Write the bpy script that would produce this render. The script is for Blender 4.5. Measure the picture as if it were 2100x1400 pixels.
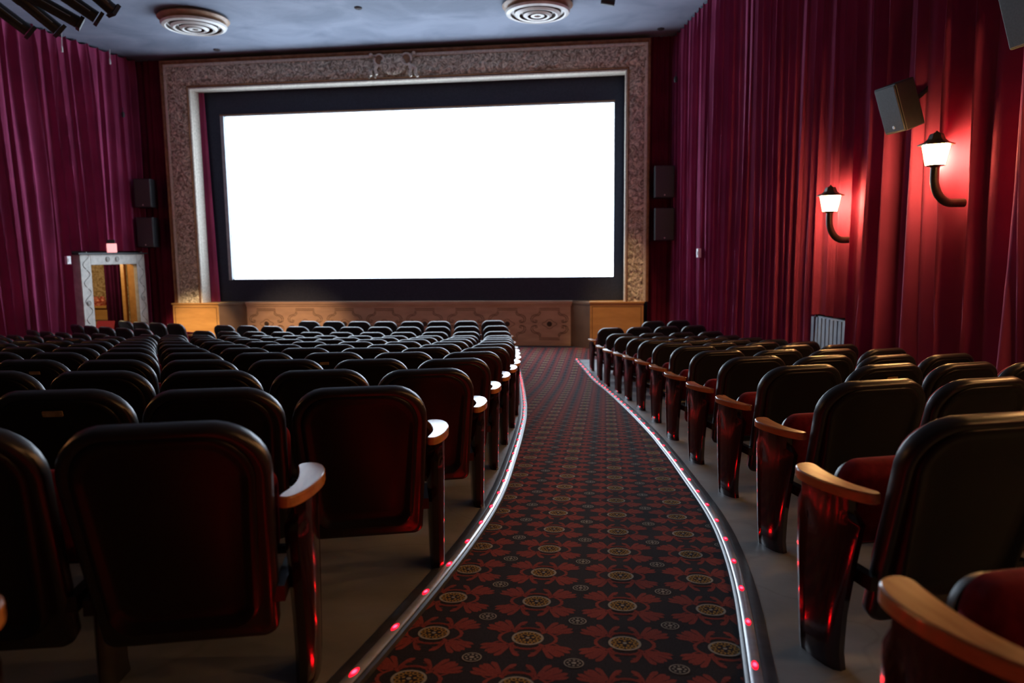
import bpy, math, random
from math import sin, cos, pi, radians, sqrt, asin, atan2, exp, log, tan
from mathutils import Vector, Matrix, noise

# ------------------------------------------------------------------ reset
for o in list(bpy.data.objects):
    bpy.data.objects.remove(o)
SC = bpy.context.scene
COL = SC.collection

# ------------------------------------------------------------------ camera
CZ = 2.294
YAW, PITCH, ROLL = [radians(a) for a in (-7.277, -6.905, -0.663)]
fwd = Vector((sin(YAW) * cos(PITCH), cos(YAW) * cos(PITCH), sin(PITCH)))
rt0 = Vector((cos(YAW), -sin(YAW), 0))
up0 = rt0.cross(fwd)
rt = rt0 * cos(ROLL) + up0 * sin(ROLL)
up = up0 * cos(ROLL) - rt0 * sin(ROLL)
FPX = 1505.0
cd = bpy.data.cameras.new('camera')
cam = bpy.data.objects.new('camera', cd)
COL.objects.link(cam)
cam.matrix_world = Matrix(((rt.x, up.x, -fwd.x, 0), (rt.y, up.y, -fwd.y, 0), (rt.z, up.z, -fwd.z, CZ), (0, 0, 0, 1)))
cd.sensor_width = 36
cd.lens = 36 * FPX / 2100
cd.clip_start = 0.05
cd.clip_end = 100
cd.dof.use_dof = True
cd.dof.focus_distance = 4.2
cd.dof.aperture_fstop = 2.4
SC.camera = cam

# ------------------------------------------------------------------ world, exposure, main lights
w = bpy.data.worlds.new('world')
SC.world = w
w.use_nodes = True
w.node_tree.nodes['Background'].inputs[0].default_value = (0.02, 0.022, 0.03, 1)
w.node_tree.nodes['Background'].inputs[1].default_value = 0.3
SC.view_settings.view_transform = 'Standard'
SC.view_settings.look = 'None'
SC.view_settings.gamma = 1
SC.view_settings.use_curve_mapping = False
SC.view_settings.exposure = 0.3
SCREEN_POWER = 6.0
SCONCE_POWER = 165.0
LED_POWER = 400.0


def spot(name, loc, target, energy, color, size, blend=0.6, r=0.06):
    l = bpy.data.lights.new(name, 'SPOT')
    l.energy = energy
    l.color = color
    l.spot_size = radians(size)
    l.spot_blend = blend
    l.shadow_soft_size = r
    o = bpy.data.objects.new(name, l)
    COL.objects.link(o)
    o.location = loc
    o.rotation_euler = (Vector(target) - Vector(loc)).to_track_quat('-Z', 'Y').to_euler()
    return o


spot('stage_wash_light', (-8.1, 10.3, 5.45), (-10.4, 17.6, 0.15), 5400, (1.0, 0.68, 0.36), 15, 0.9)
spot('stage_wash_light', (-7.6, 10.3, 5.45), (-7.9, 18.0, -0.35), 3000, (1.0, 0.60, 0.30), 24, 1.0)
spot('box_wash_light', (0.1, 14.8, 6.9), (0.35, 17.6, 0.35), 900, (1.0, 0.62, 0.28), 24, 0.9)
pl = bpy.data.lights.new('vestibule_lamp_light', 'POINT')
pl.energy = 75
pl.color = (1.0, 0.72, 0.38)
pl.shadow_soft_size = 0.12
po = bpy.data.objects.new('vestibule_lamp_light', pl)
COL.objects.link(po)
po.location = (-13.1, 16.6, 2.3)

# ------------------------------------------------------------------ floor height
H0, SL = 1.085, 0.093


def fz(y):
    a = CZ - H0 - SL * y
    k = 0.04
    m = max(a, 0.0)
    return m + k * log(exp((a - m) / k) + exp((0 - m) / k))


def lerp_tab(tab, y):
    if y <= tab[0][0]:
        return tab[0][1]
    for (a, va), (b, vb) in zip(tab, tab[1:]):
        if y <= b:
            t = (y - a) / (b - a)
            return va + (vb - va) * t
    return tab[-1][1]


TL = [(-2.0, -1.35), (0.0, -1.12), (1.0, -0.9), (1.6, -0.79), (2.0, -.75), (2.33, -.72), (2.66, -.695), (3.0, -.672), (3.3, -.655), (3.65, -.645), (3.95, -.64), (4.24, -.645), (4.55, -.655), (4.87, -.672), (5.23, -.695), (5.55, -.715), (5.94, -.74), (6.47, -.775), (7.12, -.825), (7.93, -.89), (9.18, -1.02), (10.9, -1.23), (12.68, -1.46), (14.06, -1.66), (15.7, -1.92)]
TR = [(-2.0, 0.10), (0.0, 0.22), (1.0, 0.32), (1.6, 0.39), (2.2, .46), (2.53, .505), (2.88, .545), (3.22, .572), (3.57, .59), (3.9, .597), (4.2, .592), (4.5, .58), (4.8, .567), (5.14, .552), (5.42, .54), (5.76, .525), (6.08, .505), (6.67, .472), (7.1, .44), (7.63, .395), (8.21, .345), (9.01, .27), (10.23, .15), (11.61, 0.0), (13.0, -.19), (14.31, -.39), (15.64, -.62)]


def smooth_tab(tab, y):
    return sum(lerp_tab(tab, y + d) for d in (-.25, -.12, 0, .12, .25)) / 5


XL = lambda y: smooth_tab(TL, y)
XR = lambda y: smooth_tab(TR, y)
YEND = 15.65
wallR = lambda y: 1.57 + 0.172 * (17.84 - y)
wallL = lambda y: -11.75 - 0.10 * (17.61 - y)
CEIL = 7.18


# ------------------------------------------------------------------ materials
def mat(name, color, rough=0.5, metal=0.0, spec=0.5, emis=None, estr=0.0, coat=0.0, sheen=0.0, sheen_tint=None):
    m = bpy.data.materials.new(name)
    m.use_nodes = True
    b = m.node_tree.nodes['Principled BSDF']
    b.inputs['Base Color'].default_value = (*color, 1)
    b.inputs['Roughness'].default_value = rough
    b.inputs['Metallic'].default_value = metal
    b.inputs['Specular IOR Level'].default_value = spec
    if emis:
        b.inputs['Emission Color'].default_value = (*emis, 1)
        b.inputs['Emission Strength'].default_value = estr
    b.inputs['Coat Weight'].default_value = coat
    b.inputs['Coat Roughness'].default_value = 0.12
    if sheen:
        b.inputs['Sheen Weight'].default_value = sheen
        b.inputs['Sheen Roughness'].default_value = 0.4
        b.inputs['Sheen Tint'].default_value = (*(sheen_tint or color), 1)
    return m


def noisy(m, scale, c1, c2, detail=6, lo=0.35, hi=0.65, bump=0.0, bscale=None, bdist=0.01, stretch=(1, 1, 1), distortion=0.0):
    nt = m.node_tree
    N, L = nt.nodes, nt.links
    b = N['Principled BSDF']
    tc = N.new('ShaderNodeTexCoord')
    mp = N.new('ShaderNodeMapping')
    mp.inputs['Scale'].default_value = stretch
    L.new(tc.outputs['Object'], mp.inputs['Vector'])
    n = N.new('ShaderNodeTexNoise')
    n.inputs['Scale'].default_value = scale
    n.inputs['Detail'].default_value = detail
    n.inputs['Distortion'].default_value = distortion
    L.new(mp.outputs[0], n.inputs['Vector'])
    r = N.new('ShaderNodeValToRGB')
    r.color_ramp.elements[0].position = lo
    r.color_ramp.elements[1].position = hi
    r.color_ramp.elements[0].color = (*c1, 1)
    r.color_ramp.elements[1].color = (*c2, 1)
    L.new(n.outputs[0], r.inputs[0])
    L.new(r.outputs[0], b.inputs['Base Color'])
    if bump:
        n2 = N.new('ShaderNodeTexNoise')
        n2.inputs['Scale'].default_value = bscale or scale * 3
        n2.inputs['Detail'].default_value = 4
        L.new(mp.outputs[0], n2.inputs['Vector'])
        bp = N.new('ShaderNodeBump')
        bp.inputs['Strength'].default_value = bump
        bp.inputs['Distance'].default_value = bdist
        L.new(n2.outputs[0], bp.inputs['Height'])
        L.new(bp.outputs[0], b.inputs['Normal'])
    return m


M = {}
M['shell'] = noisy(mat('dark_plastic_shell', (0.02, 0.016, 0.017), 0.34, spec=0.55), 3.0, (0.012, 0.010, 0.011), (0.019, 0.016, 0.017), bump=0.08, bscale=220, bdist=0.001)
M['panel'] = noisy(mat('dark_back_panel', (0.02, 0.016, 0.017), 0.42, spec=0.3), 3.0, (0.007, 0.006, 0.007), (0.011, 0.009, 0.010), bump=0.12, bscale=260, bdist=0.001)
M['velour'] = noisy(mat('red_velour', (0.30, 0.01, 0.022), 0.85, spec=0.15, sheen=0.4, sheen_tint=(0.8, 0.1, 0.15)), 40, (0.14, 0.008, 0.016), (0.20, 0.012, 0.024), bump=0.2, bscale=400, bdist=0.001)
M['post'] = noisy(mat('oxblood_enamel', (0.05, 0.008, 0.01), 0.16, spec=0.6, coat=0.5), 6, (0.012, 0.003, 0.005), (0.020, 0.005, 0.007), bump=0.15, bscale=90, bdist=0.002)
M['iron'] = noisy(mat('black_iron', (0.015, 0.012, 0.012), 0.4), 8, (0.010, 0.008, 0.008), (0.02, 0.016, 0.016))
M['oak'] = noisy(mat('varnished_oak', (0.5, 0.22, 0.07), 0.22, spec=0.5, coat=0.5), 5, (0.42, 0.17, 0.05), (0.60, 0.28, 0.095), stretch=(8, 1, 8), bump=0.03, bscale=20, bdist=0.001)
M['brass'] = noisy(mat('aged_brass', (0.45, 0.28, 0.12), 0.35, metal=0.3), 30, (0.40, 0.26, 0.11), (0.58, 0.40, 0.19))
M['steel'] = noisy(mat('dull_steel', (0.5, 0.5, 0.5), 0.4, metal=1), 30, (0.4, 0.4, 0.42), (0.6, 0.6, 0.6))
M['curtain'] = noisy(mat('crimson_velvet', (0.24, 0.004, 0.035), 0.8, spec=0.1, sheen=0.3, sheen_tint=(0.7, 0.35, 0.6)), 1.2, (0.25, 0.036, 0.096), (0.34, 0.050, 0.130), bump=0.15, bscale=120, bdist=0.002)
M['wallred'] = noisy(mat('crimson_wall_cloth', (0.2, 0.004, 0.03), 0.9, spec=0.1), 2, (0.10, 0.006, 0.024), (0.14, 0.009, 0.034), bump=0.2, bscale=150, bdist=0.002)
M['ceiling'] = noisy(mat('blue_grey_plaster', (0.36, 0.43, 0.56), 0.75, spec=0.2), 0.9, (0.165, 0.195, 0.255), (0.25, 0.285, 0.36), detail=10, lo=0.33, hi=0.62, bump=0.35, bscale=3.5, bdist=0.03, distortion=0.6)
M['dark'] = noisy(mat('dark_paint', (0.03, 0.02, 0.022), 0.8), 2, (0.025, 0.016, 0.018), (0.035, 0.024, 0.026))
M['mask'] = noisy(mat('black_masking_cloth', (0.012, 0.014, 0.022), 0.95, spec=0.1), 30, (0.034, 0.042, 0.064), (0.042, 0.050, 0.076))
M['black'] = noisy(mat('black_metal', (0.012, 0.012, 0.014), 0.5), 20, (0.010, 0.010, 0.012), (0.016, 0.016, 0.018))
M['grille'] = noisy(mat('speaker_grille', (0.03, 0.032, 0.036), 0.55), 60, (0.022, 0.024, 0.028), (0.036, 0.038, 0.044), bump=0.4, bscale=300, bdist=0.002)
M['plaster'] = noisy(mat('off_white_plaster', (0.6, 0.58, 0.52), 0.6), 9, (0.50, 0.49, 0.44), (0.64, 0.62, 0.56), bump=0.3, bscale=30, bdist=0.01)
M['gilt'] = noisy(mat('gilt_painted_relief_light', (0.36, 0.25, 0.17), 0.5, spec=0.5, metal=0.0), 7, (0.20, 0.168, 0.12), (0.90, 0.83, 0.67), detail=5, lo=.38, hi=.68, bump=1.0, bscale=16, bdist=0.04, distortion=2.5)  # pale and dark mottling paints the carving's highlights and shade into the gilt
M['giltbrown'] = noisy(mat('brown_gilt_moulding', (0.2, 0.09, 0.04), 0.45, metal=0.2), 8, (0.16, 0.07, 0.032), (0.26, 0.13, 0.06))
M['bead'] = noisy(mat('pale_bead_moulding', (0.6, 0.55, 0.45), 0.5), 20, (0.52, 0.48, 0.40), (0.70, 0.65, 0.56), bump=0.4, bscale=40, bdist=0.01)
M['boxwood'] = noisy(mat('honey_wood_panel', (0.55, 0.27, 0.08), 0.4, coat=0.2), 2.0, (0.42, 0.215, 0.065), (0.52, 0.28, 0.09), stretch=(1, 1, 5), bump=0.02)
M['stagewood'] = noisy(mat('stage_apron_wood', (0.35, 0.2, 0.1), 0.5), 2.0, (0.44, 0.29, 0.20), (0.53, 0.355, 0.245), stretch=(1, 1, 4), bump=0.02)
M['trace'] = noisy(mat('dark_line_and_groove_shade', (0.10, 0.055, 0.03), 0.6), 9, (0.045, 0.024, 0.014), (0.06, 0.034, 0.02))
M['recess'] = noisy(mat('brown_and_recess_shade', (0.14, 0.075, 0.04), 0.6), 3, (0.12, 0.065, 0.036), (0.16, 0.09, 0.05))
M['concrete'] = noisy(mat('sealed_concrete', (0.2, 0.2, 0.2), 0.5, spec=0.45), 2.2, (0.17, 0.17, 0.17), (0.27, 0.268, 0.265), detail=10, bump=0.35, bscale=9, bdist=0.01)
M['carpet'] = noisy(mat('black_carpet', (0.02, 0.017, 0.022), 0.95, spec=0.1), 260, (0.020, 0.017, 0.020), (0.042, 0.036, 0.043), bump=0.5, bscale=500, bdist=0.002)
M['leaf'] = noisy(mat('brick_red_pile', (0.28, 0.05, 0.04), 0.95, spec=0.1), 230, (0.22, 0.040, 0.034), (0.37, 0.078, 0.060), lo=0.3, hi=0.7)
M['pale'] = noisy(mat('pale_grey_pile', (0.4, 0.38, 0.32), 0.95, spec=0.1), 230, (0.30, 0.29, 0.25), (0.46, 0.44, 0.38))
M['gold'] = noisy(mat('gold_pile', (0.45, 0.27, 0.07), 0.95, spec=0.1), 230, (0.36, 0.21, 0.05), (0.52, 0.33, 0.09))
M['trimdark'] = noisy(mat('dark_rubber_trim', (0.06, 0.065, 0.08), 0.35), 20, (0.045, 0.05, 0.062), (0.075, 0.08, 0.098))
M['channel'] = noisy(mat('clear_light_channel', (0.45, 0.45, 0.5), 0.3, spec=0.9, coat=0.6), 20, (0.40, 0.43, 0.52), (0.50, 0.54, 0.66))
M['radiator'] = noisy(mat('grey_painted_metal', (0.3, 0.34, 0.38), 0.5), 8, (0.26, 0.30, 0.34), (0.33, 0.37, 0.42))
M['white'] = noisy(mat('white_plastic', (0.75, 0.75, 0.75), 0.4), 10, (0.70, 0.70, 0.70), (0.80, 0.80, 0.80))
M['exit'] = mat('pink_lit_sign', (0.8, 0.4, 0.4), 0.5, emis=(1.0, 0.42, 0.42), estr=0.95)
M['lampglass'] = mat('lit_lantern_glass', (1, 0.9, 0.7), 0.4, emis=(1.0, 0.53, 0.18), estr=SCONCE_POWER)
M['screen'] = mat('projected_white_screen', (0.8, 0.8, 0.8), 0.9, emis=(0.70, 0.84, 1.0), estr=SCREEN_POWER)
M['bronze'] = noisy(mat('dark_bronze', (0.03, 0.025, 0.018), 0.4, metal=0.5), 12, (0.02, 0.017, 0.012), (0.045, 0.035, 0.024))
M['redpaint'] = noisy(mat('deep_red_carpet_tread', (0.22, 0.004, 0.02), 0.8), 30, (0.2, 0.004, 0.018), (0.26, 0.006, 0.026))
M['paper'] = noisy(mat('red_flower_cloth', (0.6, 0.12, 0.08), 0.7), 14, (0.45, 0.05, 0.04), (0.75, 0.32, 0.22), lo=.45, hi=.55)
M['gildwall'] = noisy(mat('cream_gilded_plaster', (0.6, 0.42, 0.2), 0.5), 7, (0.30, 0.19, 0.08), (0.72, 0.58, 0.36), detail=6, bump=.8, bscale=12, bdist=.03, distortion=2)
M['ochre'] = noisy(mat('ochre_wood', (0.35, 0.17, 0.05), 0.5), 3, (0.30, 0.14, 0.04), (0.38, 0.19, 0.06), stretch=(1, 1, 4))


def led_material():
    m = bpy.data.materials.new('red_led_light')
    m.use_nodes = True
    nt = m.node_tree
    N, L = nt.nodes, nt.links
    N.clear()
    out = N.new('ShaderNodeOutputMaterial')
    e = N.new('ShaderNodeEmission')
    tc = N.new('ShaderNodeTexCoord')
    mp = N.new('ShaderNodeMapping')
    mp.inputs['Scale'].default_value = (70, 30, 90)
    g = N.new('ShaderNodeTexGradient')
    g.gradient_type = 'SPHERICAL'
    r = N.new('ShaderNodeValToRGB')
    el = r.color_ramp.elements
    el[0].position = 0.0
    el[0].color = (0.003, 0.00003, 0.0001, 1)
    el[1].position = 1.0
    el[1].color = (1.0, 0.0040, 0.0080, 1)
    a = el.new(0.35)
    a.color = (0.012, 0.00002, 0.0001, 1)
    a = el.new(0.70)
    a.color = (0.30, 0.0006, 0.0013, 1)
    L.new(tc.outputs['Object'], mp.inputs[0])
    L.new(mp.outputs[0], g.inputs[0])
    L.new(g.outputs[0], r.inputs[0])
    L.new(r.outputs[0], e.inputs['Color'])
    e.inputs['Strength'].default_value = LED_POWER
    L.new(e.outputs[0], out.inputs[0])
    return m


M['led'] = led_material()


# ------------------------------------------------------------------ mesh helpers
class MB:
    def __init__(s):
        s.v = []
        s.f = []
        s.m = []
        s.mi = 0

    def add(s, vs, fs, mi=None):
        o = len(s.v)
        s.v += [tuple(x) for x in vs]
        s.f += [tuple(i + o for i in f) for f in fs]
        s.m += [s.mi if mi is None else mi] * len(fs)

    def box(s, a, b, mi=None):
        x0, y0, z0 = a
        x1, y1, z1 = b
        s.add([(x0, y0, z0), (x1, y0, z0), (x1, y1, z0), (x0, y1, z0), (x0, y0, z1), (x1, y0, z1), (x1, y1, z1), (x0, y1, z1)],
              [(0, 3, 2, 1), (4, 5, 6, 7), (0, 1, 5, 4), (1, 2, 6, 5), (2, 3, 7, 6), (3, 0, 4, 7)], mi)

    def loft(s, rings, cap=True, closed=True, mi=None):
        n = len(rings[0])
        vs = [p for r in rings for p in r]
        fs = []
        for i in range(len(rings) - 1):
            for j in range(n if closed else n - 1):
                k = (j + 1) % n
                fs.append((i * n + j, i * n + k, (i + 1) * n + k, (i + 1) * n + j))
        if cap:
            fs.append(tuple(range(n - 1, -1, -1)))
            fs.append(tuple((len(rings) - 1) * n + j for j in range(n)))
        s.add(vs, fs, mi)

    def tube(s, pts, r, n=8, mi=None, cap=True):
        pts = [Vector(p) for p in pts]
        rr = r if isinstance(r, (list, tuple)) else [r] * len(pts)
        rings = []
        for i, p in enumerate(pts):
            t = (pts[min(i + 1, len(pts) - 1)] - pts[max(i - 1, 0)]).normalized()
            a = Vector((0, 0, 1)) if abs(t.z) < 0.9 else Vector((1, 0, 0))
            u = t.cross(a).normalized()
            v = u.cross(t)
            rings.append([p + (u * cos(2 * pi * k / n) + v * sin(2 * pi * k / n)) * rr[i] for k in range(n)])
        s.loft(rings, cap, True, mi)

    def lathe(s, prof, c=(0, 0, 0), n=32, mi=None, cap=True):
        rings = [[(c[0] + r * cos(2 * pi * k / n), c[1] + r * sin(2 * pi * k / n), c[2] + z) for k in range(n)] for r, z in prof]
        s.loft(rings, cap, True, mi)

    def grid(s, fn, nu, nv, mi=None):
        vs = [fn(i / nu, j / nv) for i in range(nu + 1) for j in range(nv + 1)]
        fs = [(i * (nv + 1) + j, (i + 1) * (nv + 1) + j, (i + 1) * (nv + 1) + j + 1, i * (nv + 1) + j + 1) for i in range(nu) for j in range(nv)]
        s.add(vs, fs, mi)

    def mesh(s, name, mats, smooth=True, angle=40):
        me = bpy.data.meshes.new(name)
        me.from_pydata(s.v, [], s.f)
        for m in (mats if isinstance(mats, (list, tuple)) else [mats]):
            me.materials.append(m)
        if any(s.m):
            me.polygons.foreach_set('material_index', s.m)
        if smooth:
            me.polygons.foreach_set('use_smooth', [True] * len(me.polygons))
            try:
                me.set_sharp_from_angle(angle=radians(angle))
            except Exception:
                pass
        me.update()
        return me

    def obj(s, name, mats, parent=None, loc=(0, 0, 0), rz=0, smooth=True, angle=40, bevel=0.0):
        o = bpy.data.objects.new(name, s.mesh(name, mats, smooth, angle))
        COL.objects.link(o)
        o.location = loc
        o.rotation_euler = (0, 0, rz)
        if parent:
            o.parent = parent
        if bevel:
            b = o.modifiers.new('bevel', 'BEVEL')
            b.width = bevel
            b.segments = 2
            b.limit_method = 'ANGLE'
            b.angle_limit = radians(40)
        return o


def empty(name, loc=(0, 0, 0), rz=0):
    o = bpy.data.objects.new(name, None)
    COL.objects.link(o)
    o.location = loc
    o.rotation_euler = (0, 0, rz)
    o.empty_display_size = 0.1
    return o


def tag(o, label, cat, group=None, kind=None):
    o['label'] = label
    o['category'] = cat
    if group:
        o['group'] = group
    if kind:
        o['kind'] = kind
    return o


def struct(o, label=None):
    o['kind'] = 'structure'
    if label:
        o['label'] = label
    return o


def copy_tree(src, kids, parent=None):
    c = src.copy()
    COL.objects.link(c)
    if parent:
        c.parent = parent
    for ch in kids.get(src, []):
        copy_tree(ch, kids, c)
    return c


# ------------------------------------------------------------------ floor, carpet
ys = [-8.85 + 0.5 * i for i in range(18)] + [0.0 + 0.15 * i for i in range(105)]
ys = sorted(set(round(y, 3) for y in ys if y < YEND)) + [YEND]
fb = MB()
for side in (0, 1):
    rows = []
    for y in ys:
        a = (-13.2 if side == 0 else XR(y) + 0.03)
        b = (XL(y) - 0.03 if side == 0 else wallR(y) + 0.4)
        rows.append([(a + (b - a) * k / 8, y, fz(y)) for k in range(9)])
    vs = [p for r in rows for p in r]
    fs = [(i * 9 + j, i * 9 + j + 1, (i + 1) * 9 + j + 1, (i + 1) * 9 + j) for i in range(len(rows) - 1) for j in range(8)]
    fb.add(vs, fs)
    # edge skirts
    ed = 8 if side == 0 else 0
    vs = []
    for r in rows:
        p = r[ed]
        vs += [p, (p[0], p[1], p[2] - 0.03)]
    fb.add(vs, [(2 * i, 2 * i + 1, 2 * i + 3, 2 * i + 2) for i in range(len(rows) - 1)])
    r = rows[-1]
    fb.add([r[0], r[-1], (r[-1][0], r[-1][1], -0.03), (r[0][0], r[0][1], -0.03)], [(0, 1, 2, 3)])


def concrete_cracks(m):
    nt = m.node_tree
    N, L = nt.nodes, nt.links
    b = N['Principled BSDF']
    tc = N.new('ShaderNodeTexCoord')
    nz = N.new('ShaderNodeTexNoise')
    nz.inputs['Scale'].default_value = 1.5
    vm = N.new('ShaderNodeVectorMath')
    vm.operation = 'MULTIPLY_ADD'
    vm.inputs[1].default_value = (0.7, 0.7, 0.7)
    L.new(tc.outputs['Object'], nz.inputs['Vector'])
    L.new(nz.outputs['Color'], vm.inputs[0])
    L.new(tc.outputs['Object'], vm.inputs[2])
    v = N.new('ShaderNodeTexVoronoi')
    v.feature = 'DISTANCE_TO_EDGE'
    v.inputs['Scale'].default_value = 0.9
    L.new(vm.outputs[0], v.inputs['Vector'])
    r = N.new('ShaderNodeValToRGB')
    r.color_ramp.elements[0].position = 0.0
    r.color_ramp.elements[0].color = (0.78, 0.78, 0.78, 1)
    r.color_ramp.elements[1].position = 0.012
    r.color_ramp.elements[1].color = (1, 1, 1, 1)
    L.new(v.outputs['Distance'], r.inputs[0])
    mx = N.new('ShaderNodeMixRGB')
    mx.blend_type = 'MULTIPLY'
    mx.inputs[0].default_value = 0.8
    src = b.inputs['Base Color'].links[0].from_socket
    L.new(src, mx.inputs[1])
    L.new(r.outputs[0], mx.inputs[2])
    L.new(mx.outputs[0], b.inputs['Base Color'])


concrete_cracks(M['concrete'])
floor = struct(fb.obj('floor', M['concrete'], smooth=True), 'grey sealed concrete floor sloping down to the stage')

cb = MB()
cz = lambda y: fz(y) - 0.012
rows = []
ycs = [y for y in ys] + [16.2, 17.0, 18.2]
for y in ycs:
    a, b = (XL(y) - 0.06, XR(y) + 0.06) if y < YEND - 0.01 else (-12.1, 2.3)
    rows.append([(a, y, cz(y)), (b, y, cz(y))])
rows2 = [[(XL(y) - 0.06, y, cz(y)), (XR(y) + 0.06, y, cz(y))] for y in ys]
vs = [p for r in rows2 for p in r]
cb.add(vs, [(2 * i, 2 * i + 1, 2 * i + 3, 2 * i + 2) for i in range(len(rows2) - 1)], 0)
cb.add([(-12.3, YEND, cz(YEND)), (2.3, YEND, cz(YEND)), (2.3, 18.1, cz(18)), (-12.3, 18.1, cz(18))], [(0, 1, 2, 3)], 0)


def poly(pts):
    return pts


def teardrop(bx, by, ang, L, wd, curve=0.0, n=9):
    # outline of one leaf
    top, bot = [], []
    for i in range(n + 1):
        t = i / n
        wv = wd * (0.22 + 0.78 * t ** 0.9) * sqrt(max(0.0, 1 - t ** 5)) * (1.0 + 0.12 * sin(t * 9))
        a = ang + curve * t
        cx = bx + L * t * cos(a)
        cy = by + L * t * sin(a)
        top.append((cx - sin(a) * wv, cy + cos(a) * wv))
        bot.append((cx + sin(a) * wv, cy - cos(a) * wv))
    return top, bot


WF = 1.4


def strip_add(mb, top, bot, ox, oy, s, fx, fy, mi, dz):
    n = len(top)
    vs = []
    for (a, b) in (top, bot) if False else zip(top, bot):
        for q in (a, b):
            x = ox + fx * q[0] * s
            y = oy + fy * q[1] * s
            vs.append((x, y, cz(y) + dz))
    fs = [(2 * i, 2 * i + 1, 2 * i + 3, 2 * i + 2) for i in range(n - 1)]
    if fx * fy < 0:
        fs = [f[::-1] for f in fs]
    mb.add(vs, [f[::-1] for f in fs], mi)


def disc(mb, ox, oy, r, mi, dz, r0=0.0, n=20):
    if r0 <= 0:
        vs = [(ox + r * cos(2 * pi * k / n), oy + r * sin(2 * pi * k / n)) for k in range(n)]
        mb.add([(x, y, cz(y) + dz) for x, y in vs], [tuple(range(n))], mi)
    else:
        vs = []
        for k in range(n):
            for rr in (r0, r):
                x = ox + rr * cos(2 * pi * k / n)
                y = oy + rr * sin(2 * pi * k / n)
                vs.append((x, y, cz(y) + dz))
        mb.add(vs, [(2 * k, 2 * k + 1, 2 * ((k + 1) % n) + 1, 2 * ((k + 1) % n)) for k in range(n)], mi)


G = 0.33
LEAVES = [(.19, .16, -4, .285, .028, .26), (.20, .17, 16, .285, .030, .16), (.20, .18, 35, .265, .031, .12), (.19, .19, 55, .265, .031, -.10), (.175, .19, 75, .275, .030, -.16),
          (.155, .185, 97, .26, .029, .30), (.135, .18, 120, .20, .024, .75), (.19, .15, -24, .20, .022, -.55), (.10, .085, 50, .13, .022, 0.0),
          (.11, .25, 40, .10, .014, 1.5), (.155, .155, 152, .13, .017, -1.0), (.26, .10, 8, .14, .014, .7), (.075, .21, 95, .09, .012, -1.2)]
LT = [teardrop(a, b, radians(c), d, e * WF, f) for a, b, c, d, e, f in LEAVES]
ky0 = int((-2.0 - 2.37) / G)
ky1 = int((17.6 - 2.37) / G)
for ky in range(ky0, ky1 + 1):
    oy = 2.37 + ky * G
    for kx in range(-40, 8):
        ox = 0.07 + kx * G
        if oy < YEND - 0.2:
            if ox < XL(oy) - 0.30 or ox > XR(oy) + 0.30:
                continue
        elif oy < YEND + 0.4:
            if ox < -6 or ox > 1.2:
                continue
        elif ox < -6 or ox > 1.4:
            continue
        far = oy > 9
        n = 12 if far else 24
        for fx in (1, -1):
            for fy in (1, -1):
                for (t, b) in (LT[:9] if far else LT):
                    strip_add(cb, t, b, ox, oy, G, fx, fy, 1, 0.0008)
        disc(cb, ox, oy, 0.060, 0, 0.0012, n=n)
        disc(cb, ox, oy, 0.0555, 2, 0.0016, 0.047, n=n)
        if not far:
            for k in range(10):
                a = 2 * pi * k / 10
                disc(cb, ox + .037 * cos(a), oy + .037 * sin(a), 0.0105, 3, 0.0020, 0.0055, n=9)
                if k % 2 == 0:
                    disc(cb, ox + .019 * cos(a + .3), oy + .019 * sin(a + .3), 0.0058, 3, 0.0020, n=7)
            disc(cb, ox, oy, 0.0075, 2, 0.0020, n=9)
        else:
            disc(cb, ox, oy, 0.040, 3, 0.0020, 0.028, n=n)
            disc(cb, ox, oy, 0.015, 3, 0.0020, n=8)
        sx, sy = ox + G / 2, oy + G / 2
        disc(cb, sx, sy, 0.036, 0, 0.0012, n=n)
        disc(cb, sx, sy, 0.0325, 2, 0.0016, 0.0285, n=n)
        if not far:
            for k in range(8):
                a = 2 * pi * k / 8
                disc(cb, sx + .019 * cos(a), sy + .019 * sin(a), 0.0046, 2, 0.0020, n=7)
        disc(cb, sx, sy, 0.0085, 2, 0.0020, n=8)
carpet = tag(cb.obj('aisle_carpet', [M['carpet'], M['leaf'], M['pale'], M['gold']], smooth=False),
             'black aisle carpet with brick red leaf scrolls and gold medallions', 'carpet')


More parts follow.
